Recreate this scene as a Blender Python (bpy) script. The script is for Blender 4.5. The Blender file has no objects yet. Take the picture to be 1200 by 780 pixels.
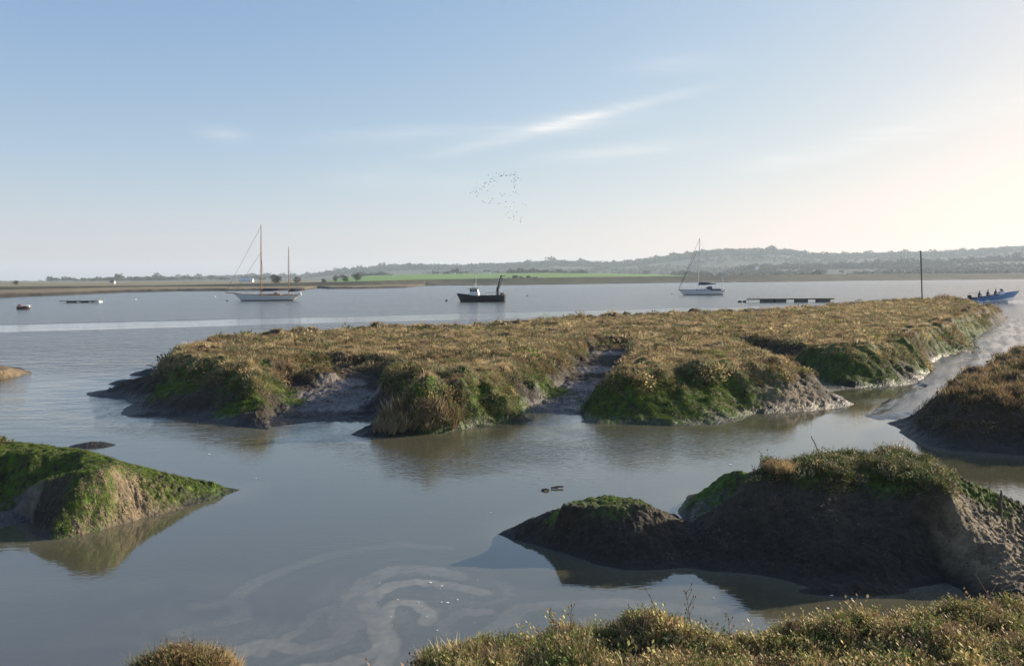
import bpy, math, random
import numpy as np
from mathutils import Vector, Matrix
random.seed(7)
rng = np.random.default_rng(11)
PI = math.pi
scene = bpy.context.scene
COL = scene.collection

# ------------------------------------------------------------------ camera frame (measured from the photograph, 1200x780)
F = 950.0
CZ = 4.0
PITCH = math.atan(62.7 / F)
ROLL = math.radians(0.406)
fv = np.array([0, math.cos(PITCH), -math.sin(PITCH)])
u0 = np.array([0, math.sin(PITCH), math.cos(PITCH)])
r0 = np.array([1.0, 0, 0])
rv = math.cos(ROLL) * r0 - math.sin(ROLL) * u0
uv = math.sin(ROLL) * r0 + math.cos(ROLL) * u0

def ray(u, v):
    return fv + (u - 600) / F * rv + (390 - v) / F * uv

def at(u, v, z=0.0):
    """point on the level z that the photograph shows at pixel (u, v)"""
    d = ray(u, v)
    t = (z - CZ) / d[2]
    return np.array([d[0] * t, d[1] * t, z])

def atd(u, v, Y):
    """point at depth Y"""
    d = ray(u, v)
    return np.array([d[0] / d[1] * Y, Y, CZ + d[2] / d[1] * Y])

# ------------------------------------------------------------------ scene helpers
def tag(o, label=None, cat=None, group=None, kind=None):
    if label: o['label'] = label
    if cat: o['category'] = cat
    if group: o['group'] = group
    if kind: o['kind'] = kind
    return o

def link(o, parent=None):
    COL.objects.link(o)
    if parent is not None: o.parent = parent
    return o

def empty(name, loc, rz=0.0, label=None, cat=None, group=None, s=1.0):
    o = bpy.data.objects.new(name, None)
    o.empty_display_size = 0.3
    link(o); o.location = [float(c) for c in loc]; o.rotation_euler = (0, 0, rz); o.scale = (s, s, s)
    return tag(o, label, cat, group)

def np_mesh(name, V, Fc, mats, cols=None, attrs=None, smooth=False, parent=None, matidx=None):
    me = bpy.data.meshes.new(name)
    V = np.asarray(V, dtype=np.float32).reshape(-1, 3)
    Fc = np.asarray(Fc, dtype=np.int32)
    n, k = Fc.shape
    me.vertices.add(len(V)); me.vertices.foreach_set('co', V.ravel())
    me.loops.add(n * k); me.loops.foreach_set('vertex_index', Fc.ravel())
    me.polygons.add(n)
    me.polygons.foreach_set('loop_start', np.arange(0, n * k, k, dtype=np.int32))
    me.polygons.foreach_set('loop_total', np.full(n, k, dtype=np.int32))
    me.update(calc_edges=True)
    if smooth: me.polygons.foreach_set('use_smooth', np.ones(n, dtype=bool))
    if matidx is not None: me.polygons.foreach_set('material_index', np.asarray(matidx, dtype=np.int32))
    if cols is not None:
        a = me.color_attributes.new('col', 'FLOAT_COLOR', 'POINT')
        c = np.ones((len(V), 4), dtype=np.float32); c[:, :3] = cols
        a.data.foreach_set('color', c.ravel())
    for nm, arr in (attrs or {}).items():
        a = me.attributes.new(nm, 'FLOAT', 'POINT')
        a.data.foreach_set('value', np.asarray(arr, dtype=np.float32).ravel())
    for m in (mats if isinstance(mats, (list, tuple)) else [mats]): me.materials.append(m)
    o = bpy.data.objects.new(name, me)
    return link(o, parent)

class MB:
    """collects simple shapes into one mesh"""
    def __init__(s): s.v = []; s.f = []
    def add(s, vs, fs):
        b = len(s.v); s.v += [tuple(float(c) for c in q) for q in vs]; s.f += [tuple(b + i for i in f) for f in fs]; return s
    def box(s, x0, x1, y0, y1, z0, z1, bev=0.0, taper=0.0):
        t = taper
        vs = [(x0,y0,z0),(x1,y0,z0),(x1,y1,z0),(x0,y1,z0),(x0+t,y0+t,z1),(x1-t,y0+t,z1),(x1-t,y1-t,z1),(x0+t,y1-t,z1)]
        return s.add(vs, [(3,2,1,0),(4,5,6,7),(0,1,5,4),(1,2,6,5),(2,3,7,6),(3,0,4,7)])
    def tube(s, p0, p1, r0, r1=None, n=8):
        r1 = r0 if r1 is None else r1
        p0 = Vector(p0); p1 = Vector(p1); d = (p1 - p0).normalized()
        a = d.orthogonal().normalized(); b = d.cross(a)
        vs = []
        for p, r in ((p0, r0), (p1, r1)):
            for i in range(n):
                t = 2 * PI * i / n; vs.append(p + a * (r * math.cos(t)) + b * (r * math.sin(t)))
        fs = [(i, (i+1) % n, n + (i+1) % n, n + i) for i in range(n)]
        fs += [tuple(range(n-1, -1, -1)), tuple(range(n, 2*n))]
        return s.add(vs, fs)
    def path(s, pts, r, n=6):
        for a, b in zip(pts[:-1], pts[1:]): s.tube(a, b, r, r, n)
        return s
    def lathe(s, prof, n=14, c=(0,0,0), axis='z'):
        vs = []
        for (r, z) in prof:
            for i in range(n):
                t = 2 * PI * i / n
                p = (r*math.cos(t), r*math.sin(t), z) if axis == 'z' else (z, r*math.cos(t), r*math.sin(t))
                vs.append((p[0]+c[0], p[1]+c[1], p[2]+c[2]))
        fs = []
        for j in range(len(prof)-1):
            for i in range(n): fs.append((j*n+i, j*n+(i+1)%n, (j+1)*n+(i+1)%n, (j+1)*n+i))
        fs += [tuple(range(n-1,-1,-1)), tuple((len(prof)-1)*n+i for i in range(n))]
        return s.add(vs, fs)
    def build(s, name, mat, parent=None, smooth=False, bevel=0.0, label=None):
        me = bpy.data.meshes.new(name); me.from_pydata(s.v, [], s.f); me.update()
        import bmesh
        bm = bmesh.new(); bm.from_mesh(me)
        bmesh.ops.recalc_face_normals(bm, faces=bm.faces[:]); bm.to_mesh(me); bm.free()
        if smooth: me.polygons.foreach_set('use_smooth', [True]*len(me.polygons))
        me.materials.append(mat)
        o = bpy.data.objects.new(name, me); link(o, parent)
        if bevel:
            m = o.modifiers.new('bevel', 'BEVEL'); m.width = bevel; m.segments = 2; m.limit_method = 'ANGLE'
        if label: o['label'] = label
        return o

def copy_tree(o, parent=None):
    c = o.copy(); COL.objects.link(c)
    if parent is not None: c.parent = parent
    for ch in [x for x in o.children]: copy_tree(ch, c)
    return c

# ------------------------------------------------------------------ noise
_gt = np.random.default_rng(99).uniform(0, 2*PI, 65536)
_GX = np.cos(_gt).astype(np.float32); _GY = np.sin(_gt).astype(np.float32)
def vnoise(x, y, seed=0):
    """smooth gradient noise, about -1..1"""
    x = np.asarray(x, np.float32) + np.float32(seed*37.31 % 211); y = np.asarray(y, np.float32) + np.float32(seed*91.7 % 173)
    fx0 = np.floor(x); fy0 = np.floor(y); fx = x - fx0; fy = y - fy0
    ix = fx0.astype(np.int32) & 255; iy = (fy0.astype(np.int32) & 255) << 8
    ix1 = (ix+1) & 255; iy1 = (iy+256) & 65535
    ux = fx*fx*fx*(fx*(fx*6-15)+10); uy = fy*fy*fy*(fy*(fy*6-15)+10)
    def g(i, dx, dy): return _GX[i]*(fx-dx) + _GY[i]*(fy-dy)
    a = g(ix | iy, 0, 0); b = g(ix1 | iy, 1, 0); c = g(ix | iy1, 0, 1); d = g(ix1 | iy1, 1, 1)
    ab = a + (b-a)*ux; cd_ = c + (d-c)*ux
    return np.float32(1.6)*(ab + (cd_-ab)*uy)

def fbm(x, y, seed=0, oct=4, gain=0.5, ridged=False, billow=False):
    s = 0; a = 1.0; t = 0
    for i in range(oct):
        n = vnoise(x*2**i + 17.3*i, y*2**i - 9.1*i, seed+i)
        if ridged: n = 1 - 2*np.abs(n)
        if billow: n = 2*np.sqrt(np.abs(n)+1e-6) - 1
        s = s + a*n; t += a; a *= gain
    return s / t

def sstep(a, b, x):
    t = np.clip((x-a)/(b-a), 0, 1); return t*t*(3-2*t)

def seg_dist(X, Y, poly, closed=True, vals=None):
    """distance to a polyline and, if given, the value carried along it"""
    P = np.asarray(poly, float); n = len(P); X = np.asarray(X, np.float32); Y = np.asarray(Y, np.float32)
    best = np.full(X.shape, 1e18, np.float32); bv = np.zeros(X.shape) if vals is not None else None
    for i in range(n if closed else n-1):
        ax, ay = P[i][:2]; bx, by = P[(i+1) % n][:2]
        dx, dy = bx-ax, by-ay; L = dx*dx+dy*dy+1e-12
        qx = X-np.float32(ax); qy = Y-np.float32(ay)
        t = qx*np.float32(dx/L); t += qy*np.float32(dy/L); np.clip(t, 0, 1, out=t)
        qx -= t*np.float32(dx); qy -= t*np.float32(dy); qx *= qx; qy *= qy; qx += qy; d = qx
        m = d < best if vals is not None else None; np.minimum(best, d, out=best)
        if vals is not None: bv = np.where(m, vals[i]+(vals[(i+1) % n]-vals[i])*t, bv)
    return (np.sqrt(best), bv) if vals is not None else np.sqrt(best)

def inside(X, Y, poly):
    P = np.asarray(poly, float); n = len(P); r = np.zeros(X.shape, bool)
    for i in range(n):
        ax, ay = P[i][:2]; bx, by = P[(i+1) % n][:2]
        if ay == by: continue
        c = ((ay > Y) != (by > Y)) & (X < (bx-ax)*(Y-ay)/(by-ay)+ax)
        r ^= c
    return r

def sdf(X, Y, poly):
    d = seg_dist(X, Y, poly); return np.where(inside(X, Y, poly), d, -d)

def plateau(X, Y, c0, c1, z1, prof=0.5, rise=0.1, k=0.45, cliff=0.0):
    d0 = sdf(X, Y, c0); d1 = sdf(X, Y, c1)
    t = np.clip(d0 / np.maximum(d0 - d1, 1e-6), 0, 1)
    p = (1-prof)*t + prof*t*t*(3-2*t)
    if cliff:
        c = np.where(t < .7, .55*t/.7, .55 + .45*sstep(.7, .97, t)); p = (1-cliff)*p + cliff*c
    z = np.where(d1 > 0, z1 + rise*(1-np.exp(-np.maximum(d1, 0)/1.2)), z1*p)
    return np.where(d0 < 0, np.maximum(k*d0, -0.6), z)

def W(px, z):
    """a list of photograph pixels on level z as plan points"""
    return [tuple(at(u, v, z)[:2]) for (u, v) in px]

def grid(s0, s1, ns, y0, y1, ny):
    Yr = np.exp(np.linspace(math.log(y0), math.log(y1), ny))
    S, Y = np.meshgrid(np.linspace(s0, s1, ns), Yr)
    return S*Y, Y

def grid_faces(ny, ns, keep=None):
    i = np.arange((ny-1)*(ns-1)); r = i // (ns-1); c = i % (ns-1)
    a = r*ns + c
    f = np.stack([a, a+1, a+ns+1, a+ns], 1)
    if keep is not None: f = f[keep[f].any(1)]
    return f

def compact(V, f, *arrs):
    used = np.zeros(len(V), bool); used[f.ravel()] = True
    idx = np.cumsum(used) - 1
    return (V[used], idx[f]) + tuple(a[used] for a in arrs)

# ------------------------------------------------------------------ materials
def new_mat(name):
    m = bpy.data.materials.new(name); m.use_nodes = True
    nt = m.node_tree; nt.nodes.clear()
    return m, nt, nt.nodes, nt.links

def node(nt, t, **kw):
    n = nt.nodes.new(t)
    for k, v in kw.items():
        if k in n.inputs.keys() if hasattr(n.inputs, 'keys') else False: n.inputs[k].default_value = v
        else: setattr(n, k, v)
    return n

def simple(name, col, rough=0.6, metal=0.0, var=0.12, scale=6.0, bump=0.0, spec=0.5):
    """painted / plain surface with gentle dirt variation"""
    m, nt, N, L = new_mat(name)
    out = N.new('ShaderNodeOutputMaterial'); b = N.new('ShaderNodeBsdfPrincipled')
    tc = N.new('ShaderNodeTexCoord'); nz = N.new('ShaderNodeTexNoise'); nz.inputs['Scale'].default_value = scale; nz.inputs['Detail'].default_value = 5
    L.new(tc.outputs['Object'], nz.inputs['Vector'])
    mr = N.new('ShaderNodeMapRange'); mr.inputs['To Min'].default_value = 1-var; mr.inputs['To Max'].default_value = 1+var
    mr.inputs['From Min'].default_value = 0.3; mr.inputs['From Max'].default_value = 0.7
    L.new(nz.outputs['Fac'], mr.inputs['Value'])
    vm = N.new('ShaderNodeVectorMath'); vm.operation = 'SCALE'; vm.inputs[0].default_value = col[:3]
    L.new(mr.outputs[0], vm.inputs['Scale']); L.new(vm.outputs[0], b.inputs['Base Color'])
    b.inputs['Roughness'].default_value = rough; b.inputs['Metallic'].default_value = metal
    b.inputs['Specular IOR Level'].default_value = spec
    if bump:
        bp = N.new('ShaderNodeBump'); bp.inputs['Distance'].default_value = bump
        L.new(nz.outputs['Fac'], bp.inputs['Height']); L.new(bp.outputs[0], b.inputs['Normal'])
    L.new(b.outputs[0], out.inputs['Surface'])
    return m

def veg_mat(name, trans=0.25, rough=0.65):
    m, nt, N, L = new_mat(name)
    out = N.new('ShaderNodeOutputMaterial'); b = N.new('ShaderNodeBsdfPrincipled'); t = N.new('ShaderNodeBsdfTranslucent')
    a = N.new('ShaderNodeAttribute'); a.attribute_name = 'col'
    L.new(a.outputs['Color'], b.inputs['Base Color']); L.new(a.outputs['Color'], t.inputs['Color'])
    b.inputs['Roughness'].default_value = rough; b.inputs['Specular IOR Level'].default_value = 0.25
    mx = N.new('ShaderNodeMixShader'); mx.inputs[0].default_value = trans
    L.new(b.outputs[0], mx.inputs[1]); L.new(t.outputs[0], mx.inputs[2]); L.new(mx.outputs[0], out.inputs['Surface'])
    return m

def mud_mat(name, bumpd=0.03):
    """mud whose colour and wetness come from the surface's own attributes, broken up by fine noise"""
    m, nt, N, L = new_mat(name)
    out = N.new('ShaderNodeOutputMaterial'); b = N.new('ShaderNodeBsdfPrincipled')
    a = N.new('ShaderNodeAttribute'); a.attribute_name = 'col'
    w = N.new('ShaderNodeAttribute'); w.attribute_name = 'wet'
    tc = N.new('ShaderNodeTexCoord')
    n1 = N.new('ShaderNodeTexNoise'); n1.inputs['Scale'].default_value = 9; n1.inputs['Detail'].default_value = 8; n1.inputs['Roughness'].default_value = 0.65
    n2 = N.new('ShaderNodeTexNoise'); n2.inputs['Scale'].default_value = 38; n2.inputs['Detail'].default_value = 4
    vo = N.new('ShaderNodeTexVoronoi'); vo.inputs['Scale'].default_value = 14
    for n in (n1, n2, vo): L.new(tc.outputs['Object'], n.inputs['Vector'])
    mr = N.new('ShaderNodeMapRange'); mr.inputs['From Min'].default_value = 0.3; mr.inputs['From Max'].default_value = 0.72
    mr.inputs['To Min'].default_value = 0.62; mr.inputs['To Max'].default_value = 1.35
    L.new(n1.outputs['Fac'], mr.inputs['Value'])
    vm = N.new('ShaderNodeVectorMath'); vm.operation = 'SCALE'
    L.new(a.outputs['Color'], vm.inputs[0]); L.new(mr.outputs[0], vm.inputs['Scale']); L.new(vm.outputs[0], b.inputs['Base Color'])
    rr = N.new('ShaderNodeMapRange'); rr.inputs['To Min'].default_value = 0.85; rr.inputs['To Max'].default_value = 0.40
    L.new(w.outputs['Fac'], rr.inputs['Value']); L.new(rr.outputs[0], b.inputs['Roughness'])
    ad = N.new('ShaderNodeMath'); ad.operation = 'MULTIPLY_ADD'; ad.inputs[1].default_value = 0.35
    L.new(n2.outputs['Fac'], ad.inputs[0]); L.new(n1.outputs['Fac'], ad.inputs[2])
    ad2 = N.new('ShaderNodeMath'); ad2.operation = 'MULTIPLY_ADD'; ad2.inputs[1].default_value = 0.5
    L.new(vo.outputs['Distance'], ad2.inputs[0]); L.new(ad.outputs[0], ad2.inputs[2])
    bp = N.new('ShaderNodeBump'); bp.inputs['Distance'].default_value = bumpd; bp.inputs['Strength'].default_value = 1.0; b.inputs['Specular IOR Level'].default_value = 0.35
    L.new(ad2.outputs[0], bp.inputs['Height']); L.new(bp.outputs[0], b.inputs['Normal'])
    L.new(b.outputs[0], out.inputs['Surface'])
    return m

M_MUD = mud_mat('marsh_mud', 0.045)
M_FAR = mud_mat('far_land', 0.3)
M_FLAT = mud_mat('wet_mudflat', 0.006)
for n_ in M_FLAT.node_tree.nodes:
    if n_.type == 'MAP_RANGE' and abs(n_.inputs['To Max'].default_value-0.40) < 1e-6: n_.inputs['To Max'].default_value = 0.13; n_.inputs['To Min'].default_value = 0.6
    if n_.type == 'BSDF_PRINCIPLED': n_.inputs['Specular IOR Level'].default_value = 0.8
    if n_.type == 'TEX_VORONOI': n_.inputs['Scale'].default_value = 3.1
M_VEG = veg_mat('saltmarsh_leaves', 0.22)
M_GRASS = veg_mat('saltmarsh_grass', 0.4)
M_TREE = veg_mat('tree_leaves', 0.1)

# colours (real base colours)
MUD_DRY = np.array([0.215, 0.160, 0.090]); MUD_WET = np.array([0.042, 0.033, 0.020]); MUD_GREY = np.array([0.15, 0.125, 0.10])
ALGAE = np.array([0.085, 0.135, 0.018]); SOIL = np.array([0.085, 0.062, 0.035])

def mix(a, b, t):
    t = np.asarray(t)[..., None]; return a*(1-t) + b*t

def cushions(X, Y, Z, weight, n, r0, r1, hf, seed, sink=.12):
    """raise rounded plant cushions out of the turf"""
    r = np.random.default_rng(seed); w = weight.ravel().astype(float)*(Y.ravel()**2); cdf = np.cumsum(w/w.sum()); ns = X.shape[1]
    idx = np.clip(np.searchsorted(cdf, r.uniform(0, 1, n)), 0, X.size-1); Yr = Y[:, 0]; Z = Z.copy(); tone = np.zeros(X.shape, np.float32); B = np.zeros(X.shape, np.float32)
    for k in idx:
        i, j = k//ns, k % ns; cx, cy, cz = X[i, j], Y[i, j], Z[i, j]; rr = r.uniform(r0, r1); h = rr*hf*r.uniform(.7, 1.3)
        a, b = np.searchsorted(Yr, [cy-rr*1.3, cy+rr*1.3]); b = min(b+1, len(Yr))
        if b-a < 2: continue
        sx = X[a:b]; sy = Y[a:b]; asp = r.uniform(.8, 1.3)
        d2 = ((sx-cx)/(rr*asp))**2 + ((sy-cy)/rr)**2
        dome = h*np.clip(1-d2, 0, 1)**.75; m = dome > B[a:b]
        B[a:b] = np.where(m, dome, B[a:b]); tone[a:b] = np.where(m, r.uniform(-1, 1), tone[a:b])
    Z = Z + B - sink*(B <= 0)*(Z > .5)*.5
    return Z, tone

# ------------------------------------------------------------------ landmass builder
def build_land(name, label, X, Y, Z, algae=(), dry=(), grey=(), vegline=0.62, ztop=1.1, rough=0.05, colfn=None, cush=0.0, seed=1, wetz=0.18, shag=(), fine=1.0, micro=0.0, mat=None):
    ny, ns = X.shape
    sh = np.zeros(X.shape)
    for (u, v, z, r) in shag:
        c = at(u, v, z); sh = np.maximum(sh, sstep(1.1, 0.5, np.hypot(X-c[0], Y-c[1])/r))
    veg = sstep(vegline*ztop-0.12, vegline*ztop+0.12, Z + sh*0.45 + 0.16*fbm(X*0.9, Y*0.9, seed+5, 3))
    land = sstep(-0.02, 0.12, Z)
    if cush:
        Z = Z + cush*veg*(0.6*fbm(X*1.1, Y*1.1, seed+9, 3, billow=True) + 0.4*fbm(X*0.35, Y*0.35, seed+3, 2))
    Z = Z + land*rough*(fbm(X*2.2, Y*2.2, seed, 5, 0.58) + 0.5*fbm(X*5.0, Y*5.0, seed+31, 3, ridged=True))
    if name == 'mudflat': Z = Z + land*0.005*fbm((X-.56*Y)*6, Y*1.6, 401, 4)
    if micro: Z = Z + land*micro*(fbm(X*11, Y*11, seed+61, 3, 0.6) + 0.6*fbm(X*6, Y*6, seed+66, 2, ridged=True))
    if cush > .2 or micro: Z = Z + land*sstep(.05, .2, Z)*sstep(.95*ztop, .6*ztop, Z)*(0.035 if micro else .07)*(np.round(2.2*fbm(X*(2.6 if micro else 1.5), Y*(2.6 if micro else 1.5), seed+81, 3))/2.2 + .3*fbm(X*4, Y*4, seed+85, 2))
    # colour
    n1 = fbm(X*1.3, Y*1.3, seed+40, 4); n2 = fbm(X*4, Y*4, seed+50, 3)
    C = mix(np.broadcast_to(MUD_WET, X.shape+(3,)), MUD_DRY*0.29, sstep(0.1, 0.8, Z + 0.35*n1))
    C = mix(C, SOIL*0.8, veg)
    am = np.zeros(X.shape)
    for (u, v, z, r) in algae:
        c = at(u, v, z); d = np.hypot((X-c[0]), (Y-c[1]))
        am = np.maximum(am, sstep(1.15, 0.55, d/r + 0.55*n1 + 0.35*n2))
    gm = np.zeros(X.shape); dm = np.zeros(X.shape)
    for (u, v, z, r) in grey:
        c = at(u, v, z); d = np.hypot((X-c[0]), (Y-c[1])); gm = np.maximum(gm, sstep(1.1, 0.8, d/r + 0.2*n1))
    for (u, v, z, r) in dry:
        c = at(u, v, z); d = np.hypot((X-c[0]), (Y-c[1])); dm = np.maximum(dm, sstep(1.1, 0.6, d/r + 0.3*n1))
    C = mix(C, MUD_DRY*(1+0.25*n2[..., None]), dm)
    C = mix(C, MUD_GREY, gm)
    n3 = fbm(X*7*fine, Y*7*fine, seed+70, 3)
    am = am*sstep(-0.45, 0.25, n3 + 0.5*n2)
    C = mix(C, ALGAE*(1+0.5*n2[..., None]), np.clip(am, 0, 1))
    C = C*(1 + 0.22*n3[..., None])
    C = C*(0.9 + 0.25*n2[..., None])
    drym = sstep(36, 46, Y) if name == 'marsh_island' else 0.0
    wet = (1-drym)*np.clip(sstep(wetz+0.12, wetz-0.08, Z + 0.06*n2)*0.8 + gm*0.75, 0, 1)
    if name == 'mudflat':
        wet = np.clip(.80 + .8*fbm((X-.56*Y)*2.0, Y*.3, 403, 4) + .15*n2, 0, 1); C = C*(.40-.10*wet[..., None])*np.array([1.0, .95, .88])
    C = C*(1 - 0.35*sstep(0.14, 0.0, Z)[..., None])
    V = np.stack([X, Y, Z], -1).reshape(-1, 3)
    keep = (Z > -0.25).ravel()
    f = grid_faces(ny, ns, keep)
    V2, f2, C2, w2 = compact(V, f, C.reshape(-1, 3), wet.ravel())
    o = np_mesh(name, V2, f2, mat or M_MUD, cols=C2, attrs={'wet': w2}, smooth=True)
    tag(o, label, None, None, 'structure')
    return dict(o=o, X=X, Y=Y, Z=Z, veg=veg, am=am, gm=gm, dm=dm, sh=sh)

def surf_normals(X, Y, Z):
    P = np.stack([X, Y, Z], -1)
    du = np.gradient(P, axis=1); dv = np.gradient(P, axis=0)
    n = np.cross(du, dv); n /= np.linalg.norm(n, axis=-1, keepdims=True)+1e-12
    n[n[..., 2] < 0] *= -1
    return n

# ------------------------------------------------------------------ plant templates
def tpl_tuft(n=12, spread=0.25, lean=0.5, w=0.035, seed=0, seg=2):
    r = np.random.default_rng(seed); V = []; Fc = []; T = []
    for i in range(n):
        a = r.uniform(0, 2*PI); ra = spread*math.sqrt(r.uniform()); h = r.uniform(0.55, 1.0)
        base = np.array([ra*math.cos(a), ra*math.sin(a), -0.08])
        ld = np.array([math.cos(a+r.normal(0, .6)), math.sin(a+r.normal(0, .6)), 0])*lean*r.uniform(0.3, 1)
        side = np.array([-math.sin(a+r.normal(0, 1)), math.cos(a), 0]); side /= np.linalg.norm(side)
        b = len(V); tv = r.uniform(0.7, 1.3)
        mid = base + ld*0.35*h + np.array([0, 0, 0.6*h]); tip = base + ld*h + np.array([0, 0, h])
        V += [base-side*w, base+side*w, mid-side*w*0.8, mid+side*w*0.8, tip]
        Fc += [(b, b+1, b+3), (b, b+3, b+2), (b+2, b+3, b+4)]
        T += [tv]*5
    return np.array(V), np.array(Fc), np.array(T)

def tpl_clump(n=40, leaf=0.2, wid=0.45, seed=0, flat=0.7, up=0.3):
    r = np.random.default_rng(seed); V = []; Fc = []; T = []
    for i in range(n):
        a = r.uniform(0, 2*PI); cz = r.uniform(-0.1, 1); sz = math.sqrt(max(0, 1-cz*cz)); R = r.uniform(0.55, 1.0)
        p = np.array([sz*math.cos(a), sz*math.sin(a), cz*flat])*R
        d = p/np.linalg.norm(p)*0.7 + r.normal(0, 0.5, 3) + np.array([0, 0, up]); d /= np.linalg.norm(d)
        s = np.cross(d, r.normal(0, 1, 3)); s /= np.linalg.norm(s)
        l = leaf*r.uniform(0.7, 1.3); b = len(V); tv = r.uniform(0.65, 1.35)
        V += [p, p+d*l*0.5+s*l*wid*0.5, p+d*l, p+d*l*0.5-s*l*wid*0.5]; Fc += [(b, b+1, b+2), (b, b+2, b+3)]; T += [tv]*4
    return np.array(V), np.array(Fc), np.array(T)

def instance(tpls, pos, sc, nrm, col, hscale=None):
    """merge transformed copies of small templates into arrays"""
    n = len(pos); which = rng.integers(0, len(tpls), n)
    yaw = rng.uniform(0, 2*PI, n)
    up = nrm/np.linalg.norm(nrm, axis=1, keepdims=True)
    t = np.cross(up, np.array([0, 0, 1.0]) + 1e-3*rng.normal(0, 1, (n, 3)) + np.array([.01, 0, 0])); t /= np.linalg.norm(t, axis=1, keepdims=True)
    b = np.cross(up, t)
    t2 = t*np.cos(yaw)[:, None] + b*np.sin(yaw)[:, None]; b2 = np.cross(up, t2)
    hs = np.ones(n) if hscale is None else hscale
    VV = []; FF = []; CC = []; off = 0
    for k, (tv, tf, tt) in enumerate(tpls):
        m = which == k; c = int(m.sum())
        if not c: continue
        v = (tv[None, :, 0:1]*t2[m][:, None] + tv[None, :, 1:2]*b2[m][:, None] + tv[None, :, 2:3]*up[m][:, None]*hs[m][:, None, None])*sc[m][:, None, None] + pos[m][:, None]
        f = tf[None] + (np.arange(c)*len(tv))[:, None, None] + off
        cc = col[m][:, None]*tt[None, :, None]
        VV.append(v.reshape(-1, 3)); FF.append(f.reshape(-1, 3)); CC.append(cc.reshape(-1, 3)); off += c*len(tv)
    return np.concatenate(VV), np.concatenate(FF), np.concatenate(CC)

def join(parts):
    V = []; Fc = []; C = []; o = 0
    for v, f, c in parts:
        V.append(v); Fc.append(f+o); C.append(c); o += len(v)
    return np.concatenate(V), np.concatenate(Fc), np.concatenate(C)

def scatter(L, n, weight, size, sizevar=0.35, seed=0, world_density=False):
    """pick n places on a landmass; weight is the wanted cover"""
    r = np.random.default_rng(seed)
    ny, ns = L['X'].shape
    w = weight.copy()
    if world_density:
        w = w * L['Y']**2 / (L['Y'].mean()**2)
    w = w.ravel(); w = w/w.sum(); cdf = np.cumsum(w)
    idx = np.searchsorted(cdf, r.uniform(0, 1, n)); idx = np.clip(idx, 0, ny*ns-1)
    i = idx//ns; j = idx % ns
    i = np.clip(i, 0, ny-2); j = np.clip(j, 0, ns-2)
    a = r.uniform(0, 1, n); b = r.uniform(0, 1, n)
    def g(A):
        a_ = a[:, None] if A.ndim == 3 else a; b_ = b[:, None] if A.ndim == 3 else b
        return (A[i, j]*(1-b_)+A[i, j+1]*b_)*(1-a_) + (A[i+1, j]*(1-b_)+A[i+1, j+1]*b_)*a_
    P = np.stack([g(L['X']), g(L['Y']), g(L['Z'])], -1)
    N = g(L['N'])
    s = size*np.exp(r.normal(0, sizevar, n))
    return P, N, s, (lambda A: g(A))

def tpl_sprig(seed, ns=5, nl=7, leaf=.20, wid=.42):
    r = np.random.default_rng(seed); V = []; Fc = []; T = []
    for q in range(ns):
        a = r.uniform(0, 2*PI); ra = .45*math.sqrt(r.uniform()); base = np.array([ra*math.cos(a), ra*math.sin(a), -.1]); h = r.uniform(.65, 1.1)
        ln = np.array([r.normal(0, .22), r.normal(0, .22), 0])
        tq = r.uniform(.75, 1.25)
        for k in range(nl):
            t = (k+1)/nl; p = base + ln*t*t + np.array([0, 0, h*t]); ang = k*2.2+r.uniform(0, .8)
            d = np.array([math.cos(ang), math.sin(ang), .55+.6*t]); d /= np.linalg.norm(d); sd = np.array([-math.sin(ang), math.cos(ang), r.normal(0, .3)])
            l = leaf*r.uniform(.7, 1.2)*(1.1-.4*t); b = len(V)
            V += [p, p+d*l*.55+sd*l*wid*.5, p+d*l, p+d*l*.55-sd*l*wid*.5]; Fc += [(b, b+1, b+2), (b, b+2, b+3)]; T += [tq*r.uniform(.8, 1.2)]*4
        b = len(V); sw = .012
        V += [base+np.array([sw, 0, 0]), base-np.array([sw, 0, 0]), base+ln+np.array([0, 0, h])]; Fc.append((b, b+1, b+2)); T += [tq*.7]*3
    return np.array(V), np.array(Fc), np.array(T)
SPRIGS = [tpl_sprig(s+900, 5, 7, .30, .55) for s in range(5)]
TUFTS = [tpl_tuft(12, 0.35, 0.55, 0.035, s) for s in range(4)]
TUFTS_THIN = [tpl_tuft(16, 0.22, 0.45, 0.014, 20+s) for s in range(4)]
CLUMPS = [tpl_clump(64, 0.22, 0.5, s) for s in range(4)]
TUFTS_FINE = [tpl_tuft(16, 0.5, 0.6, 0.028, 70+s) for s in range(4)]
CLUMPS_FINE = [tpl_clump(54, 0.28, 0.5, 10+s, up=0.5) for s in range(4)]

def palette(n, cols, wts, seed, var=0.18):
    r = np.random.default_rng(seed)
    k = r.choice(len(cols), n, p=np.array(wts)/sum(wts))
    c = np.array(cols)[k]*(1+r.normal(0, var, (n, 1))) * (1+r.normal(0, 0.025, (n, 3)))
    return np.clip(c, 0.004, 0.8)

GOLD = (0.50, 0.375, 0.19); BROWN = (0.28, 0.20, 0.11); RUST = (0.27, 0.165, 0.09); OLIVE = (0.13, 0.125, 0.045)
GREYG = (0.20, 0.195, 0.10); GREEN = (0.10, 0.15, 0.025); DEAD = (0.36, 0.29, 0.18); STRAW = (0.60, 0.48, 0.28)

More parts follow.
